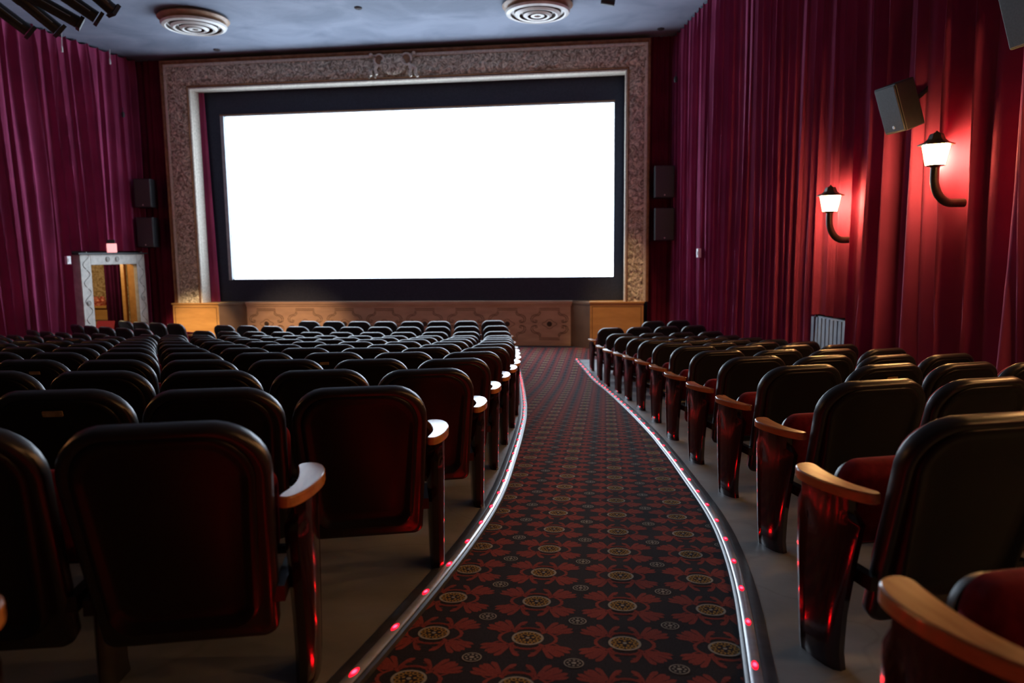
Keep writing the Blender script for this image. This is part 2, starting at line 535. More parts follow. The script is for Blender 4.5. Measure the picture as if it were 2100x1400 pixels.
# ------------------------------------------------------------------ LED light strips
def light_strip(side):
    X = XL if side < 0 else XR
    root = empty('floor_light_strip', (X(3.0), 3.0, fz(3.0)))
    tag(root, 'curved floor light strip with red lights along the %s edge of the carpet' % ('left' if side < 0 else 'right'), 'light strip', 'floor light strips beside the aisle carpet')
    inv = Vector(root.location)
    # arc-length samples
    pts = []
    y = -1.9
    while y < YEND:
        pts.append(Vector((X(y), y, fz(y))))
        y += 0.06
    pts.append(Vector((X(YEND), YEND, fz(YEND))))
    prof_trim = [(0.020, 0.000), (0.022, 0.009), (0.034, 0.010), (0.062, 0.004), (0.064, -0.005)]
    prof_in = [(-0.034, -0.013), (-0.032, 0.004), (-0.022, 0.009), (-0.018, 0.009), (-0.017, -0.01)]
    prof_ch = [(-0.018, -0.01), (-0.017, 0.011), (-0.008, 0.015), (0.010, 0.015), (0.020, 0.011), (0.021, -0.01)]

    def sweep(prof):
        mb = MB()
        rings = []
        for i, p in enumerate(pts):
            t = (pts[min(i + 1, len(pts) - 1)] - pts[max(i - 1, 0)])
            nrm = Vector((t.y, -t.x, 0)).normalized() * side
            rings.append([p + nrm * a + Vector((0, 0, b)) - inv for a, b in prof])
        n = len(prof)
        vs = [q for r in rings for q in r]
        mb.add(vs, [(i * n + j, i * n + j + 1, (i + 1) * n + j + 1, (i + 1) * n + j) for i in range(len(rings) - 1) for j in range(n - 1)])
        return mb
    a = sweep(prof_trim)
    b = sweep(prof_in)
    a.add(b.v, b.f)
    a.obj('rubber_trim', M['trimdark'], root)
    sweep(prof_ch).obj('light_channel', M['channel'], root)
    led = MB()
    # elongated low dome
    rings = []
    for k in range(5):
        a_ = k / 4 * pi / 2
        rings.append([(0.010 * cos(a_) * cos(t * pi / 8), 0.034 * cos(a_) * sin(t * pi / 8), 0.0035 * sin(a_)) for t in range(16)])
    led.loft(rings, True)
    lm = led.mesh('led', M['led'])
    # place every 0.335 m measured from a matched position
    acc = 0.0
    start = 2.01 if side < 0 else 2.21
    dist = [0.0]
    for p, q in zip(pts, pts[1:]):
        dist.append(dist[-1] + (q - p).length)
    d0 = None
    for i in range(len(pts) - 1):
        if pts[i].y <= start < pts[i + 1].y:
            d0 = dist[i] + (start - pts[i].y)
    k = -int(d0 / 0.337)
    d = d0 + k * 0.337
    while d < dist[-1] - 0.02:
        for i in range(len(pts) - 1):
            if dist[i] <= d < dist[i + 1]:
                t = (d - dist[i]) / (dist[i + 1] - dist[i])
                p = pts[i].lerp(pts[i + 1], t)
                tg = pts[i + 1] - pts[i]
                o = bpy.data.objects.new('led', lm)
                COL.objects.link(o)
                o.parent = root
                o.location = p + Vector((0.001 * side, 0, 0.0145)) - inv
                o.rotation_euler = (atan2(tg.z, sqrt(tg.x ** 2 + tg.y ** 2)), 0, -atan2(tg.x, tg.y))
                break
        d += 0.337
    return root


light_strip(-1)
light_strip(1)


# ------------------------------------------------------------------ theatre seat
def rrect(w, z0, z1, rt_, rb, wb=None, n=8):
    """outline in (u, v), counter-clockwise seen from +: half width w at top, wb at bottom"""
    wb = wb or w
    pts = []

    def arc(cx, cy, r, a0, a1):
        for i in range(n + 1):
            a = a0 + (a1 - a0) * i / n
            pts.append((cx + r * cos(a), cy + r * sin(a)))
    arc(w - rt_, z1 - rt_, rt_, 0, pi / 2)
    arc(-(w - rt_), z1 - rt_, rt_, pi / 2, pi)
    arc(-(wb - rb), z0 + rb, rb, pi, 1.5 * pi)
    arc(wb - rb, z0 + rb, rb, 1.5 * pi, 2 * pi)
    return pts


LEAN = radians(16)
BO = Vector((0, 0.105, 0.185))     # foot of the backrest plane


def bk(u, v, d):
    """backrest space -> seat local; v up along the back, d outward to the rear"""
    return (u, BO.y - sin(LEAN) * v - cos(LEAN) * d + 0.05 * (u / 0.25) ** 2 * 0.6, BO.z + cos(LEAN) * v - sin(LEAN) * d)


BL = 0.690  # length of the back


def dip(u, v):
    # gently sagging top line
    return -0.010 * exp(-(u / 0.10) ** 2) * max(0, (v - 0.55) / 0.14)


def back_shell_mesh():
    mb = MB()
    rings = []
    for ins, d in ((0.030, -0.045), (0.004, -0.045), (0.0, -0.038), (0.0, -0.006), (0.004, 0.003), (0.012, 0.007), (0.022, 0.006), (0.030, 0.001), (0.05, -0.001)):
        o = rrect(0.262 - ins, 0.0 + ins, BL - ins, 0.150 - ins * 0.8, 0.035, 0.238 - ins)
        rings.append([bk(u, v + dip(u, v), d) for u, v in o])
    mb.loft(rings, True)
    return mb


def back_panel_mesh():
    mb = MB()
    rings = []
    for ins, d in ((0.0, -0.004), (0.0, 0.008), (0.004, 0.017), (0.011, 0.021), (0.019, 0.018), (0.030, 0.007), (0.042, 0.001), (0.08, 0.002)):
        o = rrect(0.226 - ins, 0.075 + ins, BL - 0.022 - ins, 0.135 - ins * 0.9, 0.055 - ins * 0.3, 0.200 - ins)
        r = []
        for u, v in o:
            low = 1 - min(1, max(0, (v - 0.08) / 0.36))
            vv = v + dip(u, v) - 0.022 * (1 - (u / 0.2) ** 2) * low * (1 if v < 0.2 else 0)
            r.append(bk(u, vv, d * (0.45 + 1.25 * low)))
        rings.append(r)
    mb.loft(rings, True)
    return mb


def cushion_mesh():
    mb = MB()
    rings = []
    for ins, d in ((0.0, -0.045), (0.0, -0.080), (0.012, -0.100), (0.04, -0.112), (0.10, -0.118)):
        o = rrect(0.225 - ins, 0.11 + ins, BL - 0.04 - ins, 0.12 - ins * 0.8, 0.06 - ins * 0.3, 0.215 - ins)
        rings.append([bk(u, v, d) for u, v in o])
    mb.loft(rings, True)
    return mb


def seat_mesh():
    # tipped-up seat: standing cushion with rounded upper corners
    mb = MB()
    ln = radians(12)
    rings = []
    for ins, d in ((0.02, 0.0), (0.0, 0.012), (0.0, 0.05), (0.012, 0.066), (0.05, 0.076)):
        o = rrect(0.222 - ins, 0.0 + ins, 0.265 - ins, 0.07 - ins * 0.6, 0.03 - ins * 0.2)
        rings.append([(u, 0.315 + sin(ln) * v * 0.5 - d, 0.375 + cos(ln) * v) for u, v in o])
    mb.loft(rings, True)
    return mb


def seatpan_mesh():
    mb = MB()
    ln = radians(12)
    rings = []
    for ins, d in ((0.03, -0.03), (0.004, -0.022), (0.0, -0.004), (0.0, 0.0)):
        o = rrect(0.216 - ins, -0.03 + ins, 0.248 - ins, 0.07, 0.03)
        rings.append([(u, 0.322 + sin(ln) * v * 0.5 - d, 0.375 + cos(ln) * v) for u, v in o])
    mb.loft(rings, True)
    mb.tube([(-0.245, 0.29, 0.375), (0.245, 0.29, 0.375)], 0.016, 8)
    return mb


def rail_mesh():
    mb = MB()
    mb.box((-0.24, 0.10, 0.285), (0.24, 0.125, 0.34))
    mb.box((-0.265, 0.09, 0.30), (-0.235, 0.30, 0.345))
    mb.box((0.235, 0.09, 0.30), (0.265, 0.30, 0.345))
    return mb


def standard_mesh(side):
    """decorated aisle end post, side=+1: on the right of the seat"""
    mb = MB()
    rings = []
    N = 14
    for i in range(N + 1):
        t = i / N
        z = -0.02 + t * 0.605
        front = lerp_tab([(0, .350), (.08, .358), (.3, .372), (.6, .385), (.85, .390), (1, .386)], t)
        rear = lerp_tab([(0, .135), (.05, .150), (.15, .165), (.35, .158), (.6, .130), (.85, .095), (1, .080)], t)
        th = lerp_tab([(0, .029), (.1, .031), (.5, .035), (1, .039)], t)
        W = front - rear
        # cross-section, outer face has a long shallow groove
        g = 0.009 if 0.10 < t < 0.84 else 0.0
        sec = [(-th * .55, 0.04), (-th, 0.16), (-th, 0.84), (-th * .5, 0.97), (th * .35, 1.0), (th * .8, .95), (th * .98, .86), (th - g, .82), (th - g, .72), (th * 1.05, .69), (th * 1.12, .45), (th * 1.02, .22), (th * .75, .07), (th * .2, 0.0)]
        ring = []
        for a, b in sec:
            if t > 0.9:
                a = max(a, -0.002)
                b = min(max(b, 0.12), 0.88)
            ring.append((side * (0.300 + a), rear + W * b, z))
        if side < 0:
            ring = ring[::-1]
        rings.append(ring)
    mb.loft(rings, True)
    return mb


def armrest_mesh(side):
    mb = MB()
    # kidney-shaped plan, wide and round in front, narrow at the back
    inner = [(0.262, 0.075), (0.281, 0.13), (0.293, 0.19), (0.292, 0.26), (0.283, 0.33), (0.274, 0.368)]
    outer = [(0.282, 0.388), (0.308, 0.396), (0.338, 0.384), (0.359, 0.350), (0.368, 0.30), (0.365, 0.23), (0.350, 0.16), (0.328, 0.10), (0.300, 0.058), (0.270, 0.056)]
    pl_ = inner + outer
    for _ in range(2):
        q = []
        for i in range(len(pl_)):
            a, b = pl_[i], pl_[(i + 1) % len(pl_)]
            q += [(a[0] * .75 + b[0] * .25, a[1] * .75 + b[1] * .25), (a[0] * .25 + b[0] * .75, a[1] * .25 + b[1] * .75)]
        pl_ = q
    n = len(pl_)

    def inset(d):
        out = []
        for i in range(n):
            a, b, c = Vector(pl_[i - 1]), Vector(pl_[i]), Vector(pl_[(i + 1) % n])
            t = (c - a).normalized()
            out.append(b - Vector((-t.y, t.x)) * d * -1 if False else b + Vector((t.y, -t.x)) * d)
        return out
    rings = []
    for z, d in ((0.580, 0.003), (0.582, 0.0), (0.607, 0.0), (0.611, 0.0015), (0.613, 0.004)):
        r = [(side * x, y, z) for x, y in inset(d)]
        if side < 0:
            r = r[::-1]
        rings.append(r)
    mb.loft(rings, True)
    return mb


def midpost_mesh(side):
    mb = MB()
    rings = []
    for z, y0, y1, th in ((-0.02, .16, .36, .013), (0.03, .17, .35, .012), (0.25, .17, .34, .012), (0.40, .20, .36, .013), (0.47, .26, .40, .014), (0.50, .27, .41, .018), (0.515, .275, .40, .017)):
        o = [(-th, y0 + .02), (-th, y1 - .02), (0, y1), (th, y1 - .02), (th, y0 + .02), (0, y0)]
        r = [(side * 0.272 + a, b, z) for a, b in o]
        rings.append(r)
    mb.loft(rings, True)
    return mb


def plate_mesh():
    mb = MB()
    for k in (0,):
        o = rrect(0.036, -0.011, 0.011, 0.003, 0.003, n=3)
        v0 = 0.610
        r0 = [bk(u, v + v0, 0.004) for u, v in o]
        r1 = [bk(u, v + v0, 0.0095) for u, v in o]
        mb.loft([r0, r1], True)
        for sx in (-0.030, 0.030):
            c = Vector(bk(sx, v0, 0.0105))
            mb.lathe([(0.0028, -0.001), (0.0030, 0.0), (0.0001, 0.0015)], c, 8)
    return mb


SM = dict(shell=back_shell_mesh().mesh('backrest', M['shell'], angle=50), panel=back_panel_mesh().mesh('back_panel', M['panel'], angle=50),
          cushion=cushion_mesh().mesh('back_cushion', M['velour'], angle=60), seat=seat_mesh().mesh('seat', M['velour'], angle=60),
          pan=seatpan_mesh().mesh('seat_pan', M['iron']), rail=rail_mesh().mesh('support_rail', M['iron'], smooth=False),
          postR=standard_mesh(1).mesh('end_post', M['post']), postL=standard_mesh(-1).mesh('end_post', M['post']),
          armR=armrest_mesh(1).mesh('armrest', M['oak'], angle=18), armL=armrest_mesh(-1).mesh('armrest', M['oak'], angle=18),
          midR=midpost_mesh(1).mesh('leg', M['iron']), midL=midpost_mesh(-1).mesh('leg', M['iron']),
          plate=plate_mesh().mesh('brass_plate', M['brass']))


def seat_proto(keys):
    root = empty('theatre_seat')
    kids = []
    for k, nm in keys:
        o = bpy.data.objects.new(nm, SM[k])
        COL.objects.link(o)
        o.parent = root
        kids.append(o)
    return root, {root: kids}


base = [('shell', 'backrest'), ('panel', 'back_panel'), ('cushion', 'back_cushion'), ('seat', 'seat'), ('pan', 'seat_pan'), ('rail', 'support_rail')]
PROTO = {
    'endR': seat_proto(base + [('postR', 'end_post'), ('armR', 'armrest'), ('midL', 'leg')]),
    'endL': seat_proto(base + [('postL', 'end_post'), ('armL', 'armrest'), ('midR', 'leg')]),
    'mid': seat_proto(base + [('midR', 'leg'), ('midL', 'leg')]),
}
USED = set()
SEATS = []


def proj(p):
    q = Vector((p[0], p[1], p[2] - CZ))
    z = q.dot(fwd)
    if z < 0.05:
        return None
    return 1050 + FPX * q.dot(rt) / z, 700 - FPX * q.dot(up) / z


def place_seat(kind, x, y, th, label, group):
    c = Vector((x, y, fz(y + 0.25)))
    # only what can be in view
    P = [proj((x + dx, y + dy, c.z + dz)) for dx in (-.3, .3) for dy in (-.1, .4) for dz in (0.0, .6, .84)]
    if not any(p and -30 < p[0] < 2130 and p[1] < 1430 for p in P):
        return None
    src, kids = PROTO[kind]
    if kind in USED:
        o = copy_tree(src, kids)
    else:
        o = src
        USED.add(kind)
    o.location = c
    o.rotation_euler = (0, 0, th)
    tag(o, label, 'theatre seat', group)
    SEATS.append(o)
    return o


ORD = ['nearest', 'second', 'third', 'fourth', 'fifth', 'sixth', 'seventh', 'eighth', 'ninth', 'tenth', 'eleventh', 'twelfth', 'thirteenth', 'fourteenth', 'fifteenth']
SEATN = ['', 'second', 'third', 'fourth', 'fifth', 'sixth', 'seventh', 'eighth', 'ninth', 'tenth', 'eleventh', 'twelfth', 'thirteenth', 'fourteenth', 'fifteenth', 'sixteenth', 'seventeenth', 'eighteenth', 'nineteenth', 'twentieth', 'twenty-first', 'twenty-second']
XC = -4.9
LF = [(-.97, .80), (-.88, 1.93), (-.72, 2.97), (-.72, 4.03), (-.79, 5.09), (-.86, 6.15), (-.92, 7.14), (-1.0, 8.12), (-1.11, 9.13), (-1.24, 10.16), (-1.37, 11.18), (-1.53, 12.30), (-1.71, 13.50), (-1.90, 14.60), (-2.12, 15.72)]
FOOT = Vector((0.295, 0.14))


def rot2(v, a):
    return Vector((v.x * cos(a) - v.y * sin(a), v.x * sin(a) + v.y * cos(a)))


RLFT = 14.0
for i, (fx, fy) in enumerate(LF):
    pitch = 0.545 + 0.0028 * i
    th = asin((fx - XC) / RLFT)
    c = Vector((fx, fy)) - rot2(FOOT, th)
    # arc through c
    yc = c.y + sqrt(RLFT ** 2 - (c.x - XC) ** 2)
    a = asin((c.x - XC) / RLFT)
    n = 0
    xend = -8.2
    if i == 14:
        xend = c.x - pitch * 7.5
    while True:
        x = XC + RLFT * sin(a)
        y = yc - RLFT * cos(a)
        if x < xend:
            break
        if i < 14 or True:
            lab = ('black aisle-end theatre seat with oak armrest, left of the carpet, %s row' % ORD[i]) if n == 0 else \
                  ('black theatre seat left of the carpet, %s row, %s from the aisle' % (ORD[i], SEATN[n]))
            place_seat('endR' if n == 0 else 'mid', x, y, a, lab, 'seats left of the carpet aisle')
        a -= pitch / RLFT
        n += 1
    # far-left block on the same arc
    if i < 14 and i > 4:
        n = 0
        a = asin((-9.25 - XC) / RLFT)
        while True:
            x = XC + RLFT * sin(a)
            y = yc - RLFT * cos(a)
            if x < wallL(y) + 0.55:
                break
            place_seat('endR' if n == 0 else 'mid', x, y, a, 'dark theatre seat by the left curtain, %s row, %s seat in' % (ORD[i], ['first', 'second', 'third', 'fourth', 'fifth', 'sixth'][n]), 'seats by the left curtain')
            a -= pitch / RLFT
            n += 1

RF = [(.61, 1.13), (.74, 2.23), (.84, 3.39), (.81, 4.45), (.74, 5.48), (.66, 6.57), (.59, 7.69), (.48, 8.74), (.36, 9.82), (.24, 10.79), (.08, 11.87), (-.05, 12.88), (-.21, 14.08)]
RRGT = 19.0
for i, (fx, fy) in enumerate(RF + [(-.40, 15.15)]):
    pitch = 0.56
    th = asin((fx - XC) / RRGT)
    c = Vector((fx, fy)) - rot2(Vector((-FOOT.x, FOOT.y)), th)
    yc = c.y + sqrt(RRGT ** 2 - (c.x - XC) ** 2)
    a = asin((c.x - XC) / RRGT)
    n = 0
    while True:
        x = XC + RRGT * sin(a)
        y = yc - RRGT * cos(a)
        if x > wallR(y) - 0.42:
            break
        if i < 13:
            lab = ('black aisle-end theatre seat with oak armrest, right of the carpet, %s row' % ORD[i]) if n == 0 else \
                  ('black theatre seat right of the carpet, %s row, %s from the aisle' % (ORD[i], SEATN[n]))
            place_seat('endL' if n == 0 else 'mid', x, y, a, lab, 'seats right of the carpet aisle')
        elif n >= 2:
            place_seat('mid', x, y, a, 'black theatre seat in the short front row right of the carpet, %s seat' % ['first', 'second', 'third', 'fourth', 'fifth'][n - 2], 'seats right of the carpet aisle')
        a += pitch / RRGT
        n += 1

# small brass number plates on a few backs
for (px, py) in [(113, 821), (70, 755), (660, 737), (1825, 792), (1440, 716), (1558, 713), (1622, 728)]:
    best = None
    for s in SEATS:
        m = Matrix.Translation(s.location) @ Matrix.Rotation(s.rotation_euler[2], 4, 'Z')
        for dx in (-.06, 0, .06):
            q = bk(dx, 0.610, 0.0)
            p = proj(m @ Vector(q))
            if p:
                d = abs(p[0] - px) + abs(p[1] - py)
                dist = (s.location - Vector((0, 0, CZ))).length
                sc = d + (0 if d < 26 else 1000) + dist * 6
                if best is None or sc < best[0]:
                    best = (sc, s, dx)
    d, s, dx = best
    o = bpy.data.objects.new('brass_plate', SM['plate'])
    COL.objects.link(o)
    o.parent = s
    o.location = (dx, 0, 0)
    o['label'] = 'small brass plate with two screws'
    s['label'] = s['label'].replace('theatre seat', 'theatre seat with brass plate', 1).replace(' with oak armrest,', ' and oak armrest,')


# ------------------------------------------------------------------ curtains
def curtain_mesh(p0, p1, ztop, zbot, period, amp, seed, nrm, ds=0.022, nz=30, pw=0.6):
    mb = MB()
    p0 = Vector((*p0, 0))
    p1 = Vector((*p1, 0))
    Ls = (p1 - p0).length
    d = (p1 - p0) / Ls
    nrm = Vector((*nrm, 0)).normalized()
    nu = int(Ls / ds)

    def fn(u, v):
        s = u * Ls
        zb = zbot(p0 + d * s)
        z = ztop + (zb - ztop) * v
        hh = (ztop - z)
        drift = 0.30 * noise.noise((s * 0.35 + seed, hh * 0.10, seed)) + 0.05 * noise.noise((s * 2.1, hh * 0.28, seed + 7))
        ph = 2 * pi * (s + drift * (0.35 + 0.12 * hh)) / period + 1.9 * noise.noise((s * 1.1 + seed * 3, seed, 0.1 * hh))
        a1 = sin(ph)
        a1 = (abs(a1) ** pw) * (1 if a1 > 0 else -1)
        mod = 0.65 + 0.6 * noise.noise((s * 0.9 + 11 * seed, 3, hh * 0.12))
        dep = amp * (0.75 * mod * a1 + 0.26 * sin(2.37 * ph + 1.1 + 2 * noise.noise((s, hh * .2, 5))) + 0.5 * noise.noise((s * 4.5, hh * 0.12, seed)))
        top = min(1, 0.55 + hh * 0.9)
        dep *= top
        fl = 1 + 0.25 * max(0, (hh - 2.5) / 3)
        q = p0 + d * (s + 0.05 * sin(ph + 1.3)) + nrm * (dep * fl)
        return (q.x, q.y, z + (0.02 * sin(ph) if v == 0 else 0))
    mb.grid(fn, nu, nz)
    return mb


def rad_zone(p):
    return 9.60 < p.y < 10.50


y0r, y1r = 3.2, 17.84
cr = curtain_mesh((wallR(y1r) - 0.02, y1r), (wallR(9.2), 9.2), CEIL - 0.03, lambda p: (1.42 if rad_zone(p) else fz(p.y) + 0.02), 0.27, 0.078, 3.1, (-1, -0.17), pw=0.95)
tag(cr.obj('wall_curtain', M['curtain'], angle=180), 'crimson velvet curtain on the right wall between the stage and the farther wall lantern', 'curtain', 'velvet wall curtains')
cr = curtain_mesh((wallR(9.24) - .02, 9.24), (wallR(-4.0), -4.0), CEIL - 0.03, lambda p: fz(p.y) + 0.02, 0.50, 0.205, 8.3, (-1, -0.17), ds=0.03)
tag(cr.obj('wall_curtain', M['curtain'], angle=180), 'crimson velvet curtain on the right wall behind the nearer lantern', 'curtain', 'velvet wall curtains')


def door_zone(p):
    return 15.30 < p.y < 17.42


cl = curtain_mesh((wallL(17.8) + 0.04, 17.8), (wallL(3.0) + .04, 3.0), CEIL - 0.03, lambda p: (2.44 if door_zone(p) else fz(p.y) + 0.02), 0.31, 0.13, 5.7, (1, -0.1))
tag(cl.obj('wall_curtain', M['curtain'], angle=180), 'crimson velvet curtain covering the left wall above the white doorway', 'curtain', 'velvet wall curtains')

# ------------------------------------------------------------------ room shell
mb = MB()
mb.add([(wallR(18.6) + .3, 18.6, -.2), (wallR(-9) + .3, -9, -.2), (wallR(-9) + .3, -9, CEIL + .1), (wallR(18.6) + .3, 18.6, CEIL + .1)], [(0, 1, 2, 3)])
mb.add([(wallR(18.6) + .4, 18.6, -.2), (wallR(-9) + .4, -9, -.2), (wallR(-9) + .4, -9, CEIL + .1), (wallR(18.6) + .4, 18.6, CEIL + .1)], [(3, 2, 1, 0)])
struct(mb.obj('wall_right', M['dark'], smooth=False), 'dark wall behind the right curtain')
mb = MB()


def lw(y0, y1, z0, z1):
    mb.add([(wallL(y0) - .22, y0, z0), (wallL(y1) - .22, y1, z0), (wallL(y1) - .22, y1, z1), (wallL(y0) - .22, y0, z1),
            (wallL(y0) - .32, y0, z0), (wallL(y1) - .32, y1, z0), (wallL(y1) - .32, y1, z1), (wallL(y0) - .32, y0, z1)],
           [(0, 1, 2, 3), (7, 6, 5, 4), (0, 3, 7, 4), (1, 5, 6, 2), (3, 2, 6, 7), (0, 4, 5, 1)])


lw(-9, 15.62, -.2, CEIL + .1)
lw(17.80, 18.6, -.2, CEIL + .1)
lw(15.62, 17.80, 2.13, CEIL + .1)
struct(mb.obj('wall_left', M['dark'], smooth=False), 'dark wall behind the left curtain')
mb = MB()
mb.box((-12.4, 18.45, -.2), (2.2, 18.6, CEIL + .1))
struct(mb.obj('wall_front', M['dark'], smooth=False), 'dark wall behind the screen')
mb = MB()
mb.box((-15, -9.1, 0), (7, -9, CEIL + .1))
struct(mb.obj('wall_back', M['dark'], smooth=False), 'dark back wall behind the camera')
mb = MB()
mb.grid(lambda u, v: (-16 + 23 * u, -9 + 27.6 * v, CEIL), 8, 8)
mb.grid(lambda u, v: (-16 + 23 * (1 - u), -9 + 27.6 * v, CEIL + .12), 8, 8)
struct(mb.obj('ceiling', M['ceiling'], smooth=False), 'blue grey plaster ceiling')

# red cloth returns on both sides of the proscenium
for x0, x1, nm, lb in ((1.00, 1.72, 'right', 'right of the gilded frame'), (-12.0, -10.94, 'left', 'left of the gilded frame')):
    mb = MB()
    mb.grid(lambda u, v: (x0 + (x1 - x0) * u, 17.86 + 0.02 * sin(u * 40) + 0.010 * sin(u * 17 + 1), CEIL - .01 - (CEIL - .01) * v), 60, 4)
    tag(mb.obj('stage_side_curtain', M['wallred'], angle=180), 'flat dark red cloth curtain %s' % lb, 'curtain', 'flat cloth panels beside the gilded frame')

# ------------------------------------------------------------------ stage
stage = empty('stage_apron', (-5.0, 18.04, 0))
tag(stage, 'honey wood stage apron with scrolled panels below the screen', 'stage')
inv = Vector((-5.0, 18.04, 0))


def off(mb, v=inv):
    mb.v = [(a - v.x, b - v.y, c - v.z) for a, b, c in mb.v]
    return mb


mb = MB()
mb.box((-9.25, 18.04, -.01), (-.84, 18.2, 1.06))
off(mb).obj('front_board', M['stagewood'], stage, smooth=False)
mb = MB()
mb.box((-9.27, 18.00, 1.035), (-.80, 18.30, 1.10))
mb.box((-9.26, 18.02, 0.985), (-.82, 18.06, 1.035))
off(mb).obj('top_ledge', M['stagewood'], stage, smooth=False, bevel=.006)
mb = MB()
mb.box((-9.25, 18.02, -.01), (-.84, 18.045, 0.06))
off(mb).obj('skirting', M['stagewood'], stage, smooth=False)


def tracery(cx, w, h0, h1, y):
    mb = MB()
    half = [(0, .985), (.24, .985), (.24, .86), (.29, .80), (.36, .79), (.42, .75), (.455, .67), (.44, .59), (.385, .545), (.335, .56), (.33, .61), (.36, .63)]
    for k, sc in ((0, 1.0), (1, 0.90)):
        for sx in (1, -1):
            for sz in (1, -1):
                pts = []
                for (a, b) in half:
                    bb = 0.5 + (b - 0.5) * sz * (sc if b > .7 else 1 - (1 - sc) * .5)
                    aa = a * (sc if a > 0 else 1)
                    pts.append((cx + sx * aa * w, y, h0 + (h1 - h0) * bb))
                mb.tube(pts, 0.0065, 5)
    # small cartouche round the rosette
    pts = [(cx + .155 * w / .5 * .5 * cos(t) * (1 + .18 * cos(4 * t)), y, (h0 + h1) / 2 + .10 * sin(t) * (1 + .18 * cos(4 * t))) for t in [2 * pi * k / 24 for k in range(25)]]
    mb.tube(pts, 0.005, 5)
    return mb


for k in range(8):
    cx = -9.25 + 8.41 * (k + 0.5) / 8
    t = off(tracery(cx, 1.02, 0.13, 0.93, 18.038)).obj('scroll_panel', M['trace'], stage)
    r = MB()
    r.lathe([(0.062, 0.0), (0.064, 0.01), (0.052, 0.018), (0.044, 0.012), (0.030, 0.022), (0.018, 0.016), (0.0005, 0.028)], (0, 0, 0), 20)
    r.v = [(a + cx, 18.04 - c, b + 0.53) for a, b, c in r.v]
    ro = off(r).obj('rosette', M['trace'], t)

for nm, pA, pB in (('right', (-.84, 18.04), (-.36, 17.55)), ('left', (-9.25, 18.04), (-9.76, 17.55))):
    mb = MB()
    a, b = Vector(pA), Vector(pB)
    mb.add([(a.x, a.y + .02, -.01), (b.x, b.y + .02, -.01), (b.x, b.y + .02, 1.06), (a.x, a.y + .02, 1.06)], [(0, 1, 2, 3)])
    mb.add([(a.x, a.y, 1.04), (b.x, b.y, 1.04), (b.x, 18.3, 1.04), (a.x, 18.3, 1.04), (a.x, a.y, 1.095), (b.x, b.y, 1.095), (b.x, 18.3, 1.095), (a.x, 18.3, 1.095)],
           [(0, 1, 2, 3), (4, 5, 6, 7), (0, 1, 5, 4)])
    mb.add([(a.x, a.y + .01, -.01), (b.x, b.y + .01, -.01), (b.x, b.y + .01, .10), (a.x, a.y + .01, .10)], [(0, 1, 2, 3)])
    off(mb).obj('angled_recess_board', M['recess'], stage, smooth=False)  # dark brown puts the weaker light on the angled boards into their colour

for x0, x1, lb in ((-11.0, -9.76, 'left'), (-.36, .90, 'right')):
    root = empty('stage_box', ((x0 + x1) / 2, 17.8, 0))
    tag(root, 'plain honey wood box carrying the %s pier of the gilded frame' % lb, 'stage box', 'wood boxes under the gilded frame')
    iv = Vector(root.location)
    mb = MB()
    mb.box((x0, 17.55, -.01), (x1, 18.40, 1.075))
    off(mb, iv).obj('body', M['boxwood'], root, smooth=False, bevel=.004)
    mb = MB()
    mb.box((x0 - .02, 17.52, 1.075), (x1 + .02, 18.40, 1.11))
    off(mb, iv).obj('top_board', M['boxwood'], root, smooth=False, bevel=.004)
    mb = MB()
    for q in ((x0 + .05, x0 + .062, 0.05, 1.0), (x1 - .062, x1 - .05, 0.05, 1.0)):
        mb.box((q[0], 17.546, q[2]), (q[1], 17.552, q[3]))
    mb.box((x0 + .05, 17.546, .99), (x1 - .05, 17.552, 1.0))
    off(mb, iv).obj('inlay_line', M['trace'], root, smooth=False)

# ------------------------------------------------------------------ proscenium frame
FX0, FX1, FZ1 = -10.95, 1.01, 7.09
IX0, IX1, IZ1 = -10.20, 0.44, 6.38
FY = 17.64
fr = empty('gilded_frame', (-5.0, FY, 1.11))
tag(fr, 'broad carved gilt proscenium frame around the cinema screen', 'proscenium frame')
ivf = Vector(fr.location)


def relief(a, b):
    x = a * 1.0 + 0.10 * sin(b * 9)
    y = b * 1.0 + 0.10 * sin(a * 9)
    h = 0.5 * sin(x * 19 + 2.4 * sin(y * 13)) * sin(y * 18 + 2.2 * sin(x * 12 + 1))
    h += 0.6 * noise.noise((a * 13, b * 13, 2.2)) + 0.35 * noise.noise((a * 29, b * 29, 7.2))
    return 0.034 * h


def band(x0, x1, z0, z1, horiz=False):
    mb = MB()
    step = 0.028
    nu = max(2, int(abs(x1 - x0) / step))
    nv = max(2, int(abs(z1 - z0) / step))

    def fn(u, v):
        x = x0 + (x1 - x0) * u
        z = z0 + (z1 - z0) * v
        e = (v if horiz else u)
        edge = min(e, 1 - e)
        sw = 0.05 * min(1, edge / .25)
        return (x, FY - 0.02 - sw - relief(x, z) * min(1, edge / .1), z)
    mb.grid(fn, nu, nv)
    return mb


# one mesh for the whole carved band
bm_ = MB()
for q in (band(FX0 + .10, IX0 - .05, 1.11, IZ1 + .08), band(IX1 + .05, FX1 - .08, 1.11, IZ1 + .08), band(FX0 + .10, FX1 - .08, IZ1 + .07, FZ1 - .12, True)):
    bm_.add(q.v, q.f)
off(bm_, ivf).obj('carved_band', M['gilt'], fr, angle=180)


